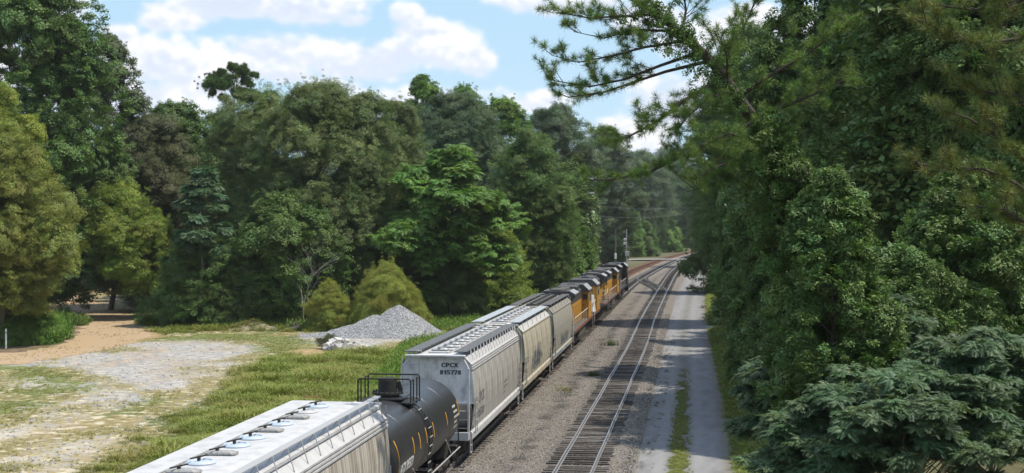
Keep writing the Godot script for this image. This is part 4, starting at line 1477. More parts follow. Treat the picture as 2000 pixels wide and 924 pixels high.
func make_train() -> void:
	var base := {
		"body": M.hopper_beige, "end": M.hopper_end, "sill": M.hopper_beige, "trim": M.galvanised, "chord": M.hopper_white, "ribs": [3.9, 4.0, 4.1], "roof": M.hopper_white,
		"trough": M.hopper_white, "trough_x": 0.0, "trough_w": 0.9, "hatch_x": 0.0, "hatch_first": 0.9, "hatch_pitch": 1.22, "hatches": ["round", "cast"],
		"boards": [-1.0, 1.0], "board": M.board_grey, "board_in": 0.78, "board_out": 1.34, "board_y": 4.665, "zigzag": true, "leg_pitch": 0.9,
	}
	var p := base.duplicate()
	p.merge({"channel": true, "hatches": ["white_round", "round", "cast", "round", "cast", "round", "round", "cast", "round", "cast"], "hatch_pitch": 1.2, "hatch_first": 0.75, "boards": [1.0], "board": M.galvanised, "board_in": 1.06, "board_out": 1.28, "board_y": 4.74, "zigzag": false, "leg_pitch": 1.15, "cross": M.hopper_white, "grab": M.paint_rust, "trough_x": -0.04, "trough_w": 1.06, "hatch_x": -0.26}, true)
	make_hopper("nearest white-roofed covered hopper with blue and grey hatches at bottom left", 33.9, 16.4, p)
	make_tank_car(49.0)
	p = base.duplicate()
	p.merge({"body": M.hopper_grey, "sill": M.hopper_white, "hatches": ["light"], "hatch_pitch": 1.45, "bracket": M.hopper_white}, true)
	var h := make_hopper("grey covered hopper with pale end marked 815778 behind the tank car", 65.1, 16.5, p)
	var e := 16.5 * 0.5 - 0.5
	lettering(h, "reporting_mark", "CPCX", 0.19, M.letter_dark, func(x: float, y: float, z: float) -> Vector3: return Vector3(0.56 + x, 4.08 + y, e + 0.01 + z), 1.15)
	lettering(h, "car_number", "815778", 0.19, M.letter_dark, func(x: float, y: float, z: float) -> Vector3: return Vector3(0.60 + x, 3.77 + y, e + 0.01 + z), 1.1)
	lettering(h, "reporting_mark", "CPCX", 0.5, M.letter_faded, func(x: float, y: float, z: float) -> Vector3: return Vector3(sec_x(2.55 + y) + 0.008 + z, 2.55 + y, 5.7 - x))
	lettering(h, "car_number", "815778", 0.42, M.letter_faded, func(x: float, y: float, z: float) -> Vector3: return Vector3(sec_x(1.85 + y) + 0.008 + z, 1.85 + y, 5.6 - x))
	spray(h, [[Vector2(-1.6, 2.3), Vector2(-2.6, 2.35)], [Vector2(-1.6, 2.05), Vector2(-2.8, 2.1)], [Vector2(-1.7, 1.75), Vector2(-2.2, 1.8)]], 0.1, M.letter_faded)
	p = base.duplicate()
	p.merge({"body": M.hopper_cream, "end": M.hopper_cream, "sill": M.hopper_cream, "chord": M.hopper_cream, "ribs": [4.08], "board": M.board_pale, "hatches": ["light"], "hatch_pitch": 1.5, "zigzag": false, "leg_pitch": 2.2}, true)
	h = make_hopper("cream covered hopper with slate graffiti and pale blue roof walkways", 81.9, 15.3, p)
	spray(h, [[Vector2(6.0, 2.55), Vector2(5.2, 2.55)], [Vector2(6.0, 2.35), Vector2(5.1, 2.35)], [Vector2(6.0, 1.75), Vector2(5.5, 1.75)], [Vector2(6.0, 1.6), Vector2(5.3, 1.6)]], 0.09, M.letter_faded)
	var r := RandomNumberGenerator.new()
	r.seed = 5
	spray(h, tangle(r, 3.4, -1.6, 1.45, 2.7, 13), 0.2, M.paint_slate)
	spray(h, tangle(r, 2.4, -0.8, 1.7, 3.1, 7), 0.16, M.paint_slate, 0.01)
	p = base.duplicate()
	p.merge({"body": M.hopper_dull, "end": M.hopper_dull, "sill": M.hopper_dull, "chord": M.hopper_dull, "ribs": [4.08], "roof": M.roof_grime, "trough": M.board_dark, "board": M.board_dark, "hatches": ["dark"], "hatch_pitch": 1.3, "zigzag": false, "leg_pitch": 2.2}, true)
	h = make_hopper("weathered dull grey covered hopper with dark roof next to the yellow engines", 97.9, 15.1, p)
	spray(h, tangle(r, 2.0, -3.6, 1.4, 2.5, 12), 0.22, M.paint_slate)
	spray(h, [[Vector2(5.0, 1.12), Vector2(0.5, 1.12)], [Vector2(-1.0, 1.12), Vector2(-3.0, 1.12)]], 0.12, M.paint_blue, 0.11)
	make_engine("nearest yellow engine coupled behind the dull grey hopper", 117.9, false, false, 0)
	make_engine("second yellow engine with its cab turned back towards the first", 141.2, true, false, 1)
	make_engine("third yellow engine just behind the black leading engine", 164.6, false, false, 2)
	make_engine("black engine leading the freight train", 188.0, false, true, 3)


# letter-like strokes between z0 and z1, y0 and y1
func tangle(r: RandomNumberGenerator, z0: float, z1: float, y0: float, y1: float, n: int) -> Array:
	var out := []
	for i in n:
		var z := lerpf(z0, z1, (i + 0.5) / n)
		var tall := y1 - r.randf_range(0.0, 0.35) * (y1 - y0)
		out.append([Vector2(z + r.randf_range(-0.1, 0.1), y0 + r.randf_range(0, 0.15)), Vector2(z + r.randf_range(-0.25, 0.25), lerpf(y0, tall, 0.5)), Vector2(z + r.randf_range(-0.2, 0.2), tall)])
		if i % 2 == 0:
			out.append([Vector2(z, lerpf(y0, tall, r.randf_range(0.3, 0.8))), Vector2(z - 0.5, lerpf(y0, tall, r.randf_range(0.2, 0.9)))])
	return out


# ---------------------------------------------------------------- plants
var protos := {}

# a spray of leaves inside a ball of radius 1
func leaf_cluster(seed_: int, leaves: int, long: float, wide: float, rise: float, droop: float) -> ArrayMesh:
	var r := RandomNumberGenerator.new()
	r.seed = seed_
	var s := Shape.new()
	for i in leaves:
		var dir := Vector3(r.randfn(), r.randfn() * 0.75, r.randfn()).normalized()
		var pos := dir * pow(r.randf(), 0.45)
		pos.y *= 0.8
		var nn := (Vector3(r.randfn(), r.randfn(), r.randfn()) * 0.55 + Vector3.UP * rise + dir * 0.5).normalized()
		var t := (dir + Vector3(r.randfn(), r.randfn() - droop, r.randfn()) * 0.7)
		t = (t - nn * t.dot(nn)).normalized()
		var b := nn.cross(t)
		var l := long * r.randf_range(0.65, 1.25)
		var w := wide * r.randf_range(0.7, 1.2)
		var k := r.randf_range(0.72, 1.22)
		s.tint = Color(k * r.randf_range(0.88, 1.15), k, k * r.randf_range(0.8, 1.1))
		var base := pos - t * l * 0.5
		var tip := pos + t * l * 0.5 - nn * l * 0.12
		s.tri(base, pos + b * w * 0.5 + nn * w * 0.12, tip)
		s.tri(base, tip, pos - b * w * 0.5 + nn * w * 0.12)
	return s.mesh(true)


# a rosette of drooping feather-shaped fronds, radius 1
func frond_cluster(seed_: int, fronds: int, pairs: int, leaflet: float, thin: float, sag := 1.0, fan := 0.0) -> ArrayMesh:
	var r := RandomNumberGenerator.new()
	r.seed = seed_
	var s := Shape.new()
	for i in fronds:
		var a := TAU * i / fronds + r.randf_range(-0.25, 0.25)
		if fan > 0.0: a = lerpf(-fan, fan, (i + r.randf()) / fronds)
		var out := Vector3(cos(a), 0, sin(a))
		var side := Vector3(-sin(a), 0, cos(a))
		var lift := r.randf_range(0.1, 0.75)
		var fall := r.randf_range(0.5, 1.0) * sag
		var length := r.randf_range(0.75, 1.1)
		var k := r.randf_range(0.8, 1.15)
		for j in pairs:
			var t := (j + 1.0) / pairs
			var p := out * t * length + Vector3.UP * (lift * t - fall * t * t)
			var slope := (out * length + Vector3.UP * (lift - 2.0 * fall * t)).normalized()
			var l := leaflet * (0.55 + 0.9 * sin(PI * clampf(t * 0.8 + 0.12, 0.0, 1.0))) * r.randf_range(0.85, 1.15)
			for sg in [-1.0, 1.0]:
				var dir: Vector3 = (side * sg + slope * 0.55 + Vector3.DOWN * r.randf_range(0.1, 0.4)).normalized()
				var b := slope
				s.tint = Color(k * r.randf_range(0.85, 1.1), k * r.randf_range(0.92, 1.06), k * r.randf_range(0.85, 1.1))
				var mid := p + dir * l * 0.5
				s.tri(p, mid + b * thin * 0.5, p + dir * l)
				s.tri(p, p + dir * l, mid - b * thin * 0.5)
	return s.mesh(true)


func needle_tuft(seed_: int, needles: int, thick: float) -> ArrayMesh:
	var r := RandomNumberGenerator.new()
	r.seed = seed_
	var s := Shape.new()
	for i in needles:
		var dir := (Vector3(r.randfn(), r.randfn(), r.randfn()).normalized() + Vector3.UP * 0.75).normalized()
		var side := dir.cross(Vector3(r.randfn(), r.randfn(), r.randfn())).normalized()
		var base := dir * 0.06 - Vector3.UP * r.randf_range(0.0, 0.5)
		var tip := base + dir * r.randf_range(0.75, 1.05) + Vector3.DOWN * 0.1
		var k := r.randf_range(0.75, 1.25)
		s.tint = Color(k * r.randf_range(0.9, 1.15), k, k)
		s.tri(base - side * thick * 0.5, tip, base + side * thick * 0.5)
	return s.mesh(true)


func grass_tuft(seed_: int, blades: int, thick: float, spread: float) -> ArrayMesh:
	var r := RandomNumberGenerator.new()
	r.seed = seed_
	var s := Shape.new()
	for i in blades:
		var a := r.randf() * TAU
		var out := Vector3(cos(a), 0, sin(a))
		var side := Vector3(-sin(a), 0, cos(a)) * thick * r.randf_range(0.7, 1.3)
		var base := out * r.randf() * spread * 0.5
		var h := r.randf_range(0.45, 1.0)
		var mid := base + out * spread * 0.25 * h + Vector3.UP * h * 0.6
		var tip := base + out * spread * r.randf_range(0.5, 1.1) * h + Vector3.UP * h * r.randf_range(0.75, 1.0)
		var k := r.randf_range(0.7, 1.25)
		s.tint = Color(k * r.randf_range(0.9, 1.2), k, k * 0.95)
		s.tri(base - side, base + side, mid)
		s.tri(mid - side * 0.7, mid + side * 0.7, tip)
	return s.mesh(true)


func make_protos() -> void:
	protos.broad = leaf_cluster(1, 90, 0.36, 0.24, 0.9, 0.4)
	protos.small = leaf_cluster(2, 150, 0.22, 0.14, 0.8, 0.4)
	protos.fine = leaf_cluster(3, 130, 0.26, 0.07, 0.5, 0.3)
	protos.near = leaf_cluster(4, 62, 0.48, 0.24, 1.0, 0.8)
	protos.frond = frond_cluster(5, 9, 9, 0.34, 0.12)
	protos.feather = frond_cluster(6, 6, 12, 0.26, 0.085, 0.8, 2.2)
	protos.pine = needle_tuft(7, 64, 0.042)
	protos.pine_far = needle_tuft(8, 60, 0.09)
	protos.grass = grass_tuft(9, 16, 0.035, 0.9)
	protos.weed = leaf_cluster(10, 40, 0.5, 0.12, 0.3, -0.8)


func envelope(kind: String, t: float) -> float:
	match kind:
		"tall": return clampf(pow(1.0 - t, 0.6) * 1.05, 0.12, 1.0) * smooth(-0.15, 0.22, t)
		"vase": return 0.35 + 0.65 * pow(sin(PI * clampf(0.15 + t * 0.72, 0.0, 1.0)), 0.8)
		"dome": return sqrt(maxf(0.03, 1.0 - t * t * 0.97))
	return pow(maxf(0.02, sin(PI * (0.13 + 0.80 * t))), 0.65)


func bend(a: Vector3, b: Vector3, n: int, r: RandomNumberGenerator, sway: float) -> Array:
	var out := []
	for i in n + 1:
		var t := float(i) / n
		var p := a.lerp(b, t)
		if i > 0 and i < n: p += Vector3(r.randfn(), r.randfn() * 0.5, r.randfn()) * sway
		out.append(p)
	return out


# row: name, label, category, style, shape, x, d, height, crown base, radius, colour, clusters, cluster size, lobes, lean x
func make_tree(row: Array, index: int) -> void:
	var r := RandomNumberGenerator.new()
	r.seed = 1000 + index * 17
	var t := thing(row[0], row[1], row[2], Vector3(row[5], 0, -row[6]))
	var style: String = row[3]
	var h: float = row[7]
	var cb: float = row[8]
	var rad: float = row[9]
	var col: Color = row[10]
	var total: int = row[11]
	var cs: float = row[12]
	var nl: int = row[13]
	var lean: float = row[14]
	var flat := 0.45 if style in ["frond", "feather"] else (0.55 if style.begins_with("pine") else 0.8)
	# lobes of the crown: many, uneven, the small ones far out
	var lobes := []
	for i in nl:
		var u := (i + r.randf_range(0.05, 0.95)) / nl
		var lr := rad * (r.randf_range(0.13, 0.24) if i % 3 else r.randf_range(0.26, 0.40)) * (0.8 if style == "near" else 1.0) * (0.6 + 0.4 * envelope(row[4], u))
		var reach := maxf(0.0, rad * envelope(row[4], u) * r.randf_range(0.82, 1.12) - lr * 0.6)
		var a := i * 2.39996 + r.randf_range(-0.6, 0.6)
		var rr := reach * pow(r.randf_range(0.12, 1.0), 0.45)
		var y := lerpf(cb + lr * flat * 0.5, h - lr * flat * 0.8, u)
		if row[4] == "canopy":
			rr = rad * sqrt(r.randf())
			lr = rad * r.randf_range(0.09, 0.2)
			var tier := float([0, 0, 1, 1, 2, 3][i % 6])      # level sprays in storeys, the lower ones wider apart
			rr *= 1.0 + 0.06 * tier
			y = maxf(0.5, h - lr * 0.4 - rad * (0.30 * pow(rr / rad, 2.0) + 0.34 * tier + 0.16 * r.randf() + 0.16 * noise_a.get_noise_2d(a * 9.0, rr * 3.0)))
		lobes.append([Vector3(cos(a) * rr + lean * (y / h), y, sin(a) * rr), lr, Vector3(r.randf_range(0.75, 1.35), flat * r.randf_range(0.75, 1.25), r.randf_range(0.75, 1.35))])
	lobes.append([Vector3(lean, h - rad * 0.16, 0), rad * 0.2, Vector3(1, flat, 1)])
	# trunk and limbs
	var s := Shape.new()
	var tr := clampf(h * 0.0115, 0.03, 0.30)
	var spine := bend(Vector3(0, -0.1, 0), Vector3(lean * 0.95, h * 0.93, 0), 7, r, h * 0.009)
	var radii := []
	for i in 8: radii.append(tr * (1.0 - 0.85 * i / 7.0) * (1.25 if i == 0 else 1.0))
	s.tube(spine, radii, 7)
	for L in lobes:
		if r.randf() < 0.75:
			var c: Vector3 = L[0]
			var y0 := clampf(c.y - (Vector2(c.x, c.z).length() * 0.7 + 0.4), h * 0.08, h * 0.85)
			var k := int(clampf(y0 / (h * 0.93) * 7.0, 0.0, 6.0))
			var p0: Vector3 = spine[k].lerp(spine[k + 1], clampf(y0 / (h * 0.93) * 7.0 - k, 0.0, 1.0))
			var b := tr * 0.36 * (1.0 - 0.6 * y0 / h)
			s.tube(bend(p0, c, 4, r, L[1] * 0.12), [b, b * 0.85, b * 0.65, b * 0.45, b * 0.2], 5, false)
	part("trunk", s, M.bark_pine if style.begins_with("pine") else M.bark, t)
	# leaf sprays through the lobes, thicker towards their outside, with stray sprigs
	var sum := 0.0
	for L in lobes: sum += L[1] * L[1]
	var where := []
	var tints := PackedColorArray()
	var level := flat < 0.6
	for L in lobes:
		var n := int(total * L[1] * L[1] / sum) + 2
		var hue := r.randf_range(0.84, 1.16)
		var warm := r.randf_range(0.9, 1.12)
		var lr: float = L[1]
		var form: Vector3 = L[2]
		for i in n:
			var dir := Vector3(r.randfn(), r.randfn() + 0.25, r.randfn()).normalized()
			if dir.y < -0.6: dir.y *= -1.0
			var stray := r.randf() < 0.16
			var k := r.randf_range(1.0, 1.55) if stray else pow(r.randf(), 0.4) * 1.08
			var p: Vector3 = L[0] + dir * form * lr * k
			p += Vector3(noise_b.get_noise_3dv(p * 0.6), noise_b.get_noise_3dv(p * 0.6 + Vector3(40, 0, 0)), noise_b.get_noise_3dv(p * 0.6 + Vector3(0, 40, 0))) * lr * 0.55
			if p.y < 0.15: p.y = 0.15 + r.randf() * 0.5
			var sc := cs * r.randf_range(0.55, 1.15) * (0.75 if stray else 1.0)
			var tilt := Basis(Vector3(r.randfn(), 0, r.randfn()).normalized(), r.randf_range(0.0, 0.55))
			var stretch := Vector3(sc, sc, sc)
			if not level:
				tilt = Basis(Quaternion(Vector3.UP, (dir + Vector3.UP * 0.8).normalized())) * tilt
				stretch = Vector3(sc * r.randf_range(0.8, 1.5), sc * r.randf_range(0.5, 0.9), sc * r.randf_range(0.7, 1.1))
			where.append(Transform3D(tilt * Basis(Vector3.UP, r.randf() * TAU) * Basis.from_scale(stretch), p))
			var g := hue * r.randf_range(0.8, 1.2)
			tints.append(Color(col.r * g * warm * r.randf_range(0.9, 1.12), col.g * g, col.b * g * r.randf_range(0.85, 1.15)))
	if not level and (h > 9.0 or style == "fine"):      # shoots that break the outline
		for i in (nl * 2 if style == "small" else (nl * 4 if style == "fine" else nl)):
			var L: Array = lobes[r.randi() % lobes.size()]
			var top: Vector3 = L[0] + Vector3(r.randfn() * 0.5, L[2].y * 0.8, r.randfn() * 0.5) * L[1]
			var go := (Vector3(r.randfn() * 0.45, 1.0, r.randfn() * 0.45) + Vector3(L[0].x, 0, L[0].z) / rad * 0.6).normalized()
			var reach := r.randf_range(0.12, 0.42) * minf(rad, 6.0)
			var steps := r.randi_range(4, 8)
			for k in steps:
				var sc := cs * r.randf_range(0.22, 0.42) * (1.15 - 0.5 * k / steps)
				where.append(Transform3D(Basis(Vector3(r.randfn(), 0, r.randfn()).normalized(), r.randf()) * Basis(Vector3.UP, r.randf() * TAU) * Basis.from_scale(Vector3(sc * 1.3, sc, sc)), top + go * reach * (k + 0.3) / steps + Vector3(r.randfn(), r.randfn(), r.randfn()) * cs * 0.16))
				var g := r.randf_range(0.85, 1.2)
				tints.append(Color(col.r * g, col.g * g, col.b * g))
	if not level:      # leaves between the lobes, so that the crown closes
		for i in int(total * (0.35 if style != "near" else 0.12)):
			var u := r.randf()
			var a := r.randf() * TAU
			var rr := rad * envelope(row[4], u) * pow(r.randf(), 0.35)
			var p := Vector3(cos(a) * rr, lerpf(cb, h * 0.97, u), sin(a) * rr)
			p += Vector3(noise_a.get_noise_3dv(p * 0.9), noise_a.get_noise_3dv(p * 0.9 + Vector3(70, 0, 0)), noise_a.get_noise_3dv(p * 0.9 + Vector3(0, 70, 0))) * rad * 0.28
			p.x += lean * (p.y / h)
			if p.y < 0.2: p.y = 0.2 + r.randf() * 0.5
			var sc := cs * r.randf_range(0.45, 1.0)
			where.append(Transform3D(Basis(Vector3(r.randfn(), 0, r.randfn()).normalized(), r.randf_range(0.0, 0.7)) * Basis(Vector3.UP, r.randf() * TAU) * Basis.from_scale(Vector3(sc * 1.25, sc * 0.75, sc)), p))
			var g := r.randf_range(0.75, 1.2)
			tints.append(Color(col.r * g * r.randf_range(0.88, 1.12), col.g * g, col.b * g * r.randf_range(0.85, 1.15)))
	var m: Material = M.needle if style.begins_with("pine") else M.leaf
	copies("crown", protos[style], m, where, tints, t)


# a limb given as points, with needle sprays on side twigs along its outer part
func pine_limb(line: Array, r0: float, from: float, spread: float, s: Shape, where: Array, tints: PackedColorArray, col: Color, r: RandomNumberGenerator, tuft: float, dense: float) -> PackedColorArray:
	var pts := []
	for q in line: pts.append(Vector3(q[0], q[1], q[2]))
	var radii := []
	for i in pts.size(): radii.append(r0 * (1.0 - 0.82 * i / (pts.size() - 1.0)))
	s.tube(pts, radii, 7)
	var total := 0.0
	for i in pts.size() - 1: total += pts[i].distance_to(pts[i + 1])
	var step := 0.17 / dense
	var run := 0.0
	for i in pts.size() - 1:
		var a: Vector3 = pts[i]
		var b: Vector3 = pts[i + 1]
		var seg := a.distance_to(b)
		var dir := (b - a) / seg
		var x := 0.0
		while x < seg:
			var u := (run + x) / total
			if u > from and r.randf() < 0.6:
				var p := a + dir * x
				var sideways := dir.cross(Vector3.UP).normalized() * (1.0 if r.randf() < 0.5 else -1.0)
				var go := (dir * r.randf_range(0.3, 1.2) + sideways * r.randf_range(0.2, 1.0) + Vector3.UP * r.randf_range(-0.35, 0.7)).normalized()
				var len_ := spread * pow(r.randf(), 1.4) * (1.25 - 0.6 * u) + 0.12
				var e := p + go * len_ + Vector3.UP * len_ * 0.1
				s.tube([p, p.lerp(e, 0.5) + Vector3.DOWN * len_ * 0.06, e], [0.014, 0.010, 0.006], 4, false)
				var ends := [[p.lerp(e, 0.75), go], [e, go]]
				for k in int(1 + len_ * 3.0):       # forked tips
					var f := p.lerp(e, r.randf_range(0.4, 1.0))
					var gd := (go + Vector3(r.randfn(), r.randfn() * 0.7 + 0.2, r.randfn()) * 0.7).normalized()
					var g2 := f + gd * r.randf_range(0.12, 0.34)
					s.tube([f, g2], [0.007, 0.005], 3, false)
					ends.append([g2, gd])
				for q in ends:
					var qd: Vector3 = q[1]
					var up := (qd * 0.9 + Vector3.UP * 0.5 + Vector3(r.randfn(), r.randfn(), r.randfn()) * 0.3).normalized()
					var sc := tuft * r.randf_range(0.7, 1.2)
					where.append(Transform3D((Basis(Quaternion(Vector3.UP, up)) * Basis(Vector3.UP, r.randf() * TAU)).scaled(Vector3(sc, sc, sc)), q[0]))
					var g := r.randf_range(0.75, 1.25)
					tints.append(Color(col.r * g * r.randf_range(0.85, 1.25), col.g * g, col.b * g))
			x += step
		run += seg
	return tints


func make_limb_pine(called: String, label: String, trunk: Array, limbs: Array, col: Color, tuft: float, dense: float, seed_: int, vines := 0) -> void:
	var r := RandomNumberGenerator.new()
	r.seed = seed_
	var base := Vector3(trunk[0][0], 0, trunk[0][2])
	var t := thing(called, label, "tree", base)
	var s := Shape.new()
	var pts := []
	var radii := []
	for q in trunk:
		pts.append(Vector3(q[0], q[1], q[2]) - base)
		radii.append(q[3])
	s.tube(pts, radii, 10)
	var where := []
	var tints := PackedColorArray()
	for L in limbs:
		var line := []
		for q in L[0]: line.append([q[0] - base.x, q[1], q[2] - base.z])
		tints = pine_limb(line, L[1], L[2], L[3], s, where, tints, col, r, tuft, dense)
	part("trunk", s, M.bark_pine, t)
	copies("crown", protos.pine, M.needle, where, tints, t)
	if vines > 0:
		var leaves := []
		var lt := PackedColorArray()
		for i in vines:
			var k := r.randi_range(2, pts.size() - 3)
			var u := r.randf()
			var at: Vector3 = pts[k].lerp(pts[k + 1], u) + Vector3(r.randfn(), r.randfn() - 0.5, r.randfn()) * r.randf_range(0.1, 0.55)
			var sc := r.randf_range(0.09, 0.2)
			leaves.append(Transform3D(Basis(Vector3.UP, r.randf() * TAU).scaled(Vector3(sc, sc * 1.3, sc)), at))
			var g := r.randf_range(0.7, 1.25)
			lt.append(Color(0.135 * g, 0.225 * g, 0.062 * g))
		copies("vine_leaves", protos.near, M.leaf, leaves, lt, t)


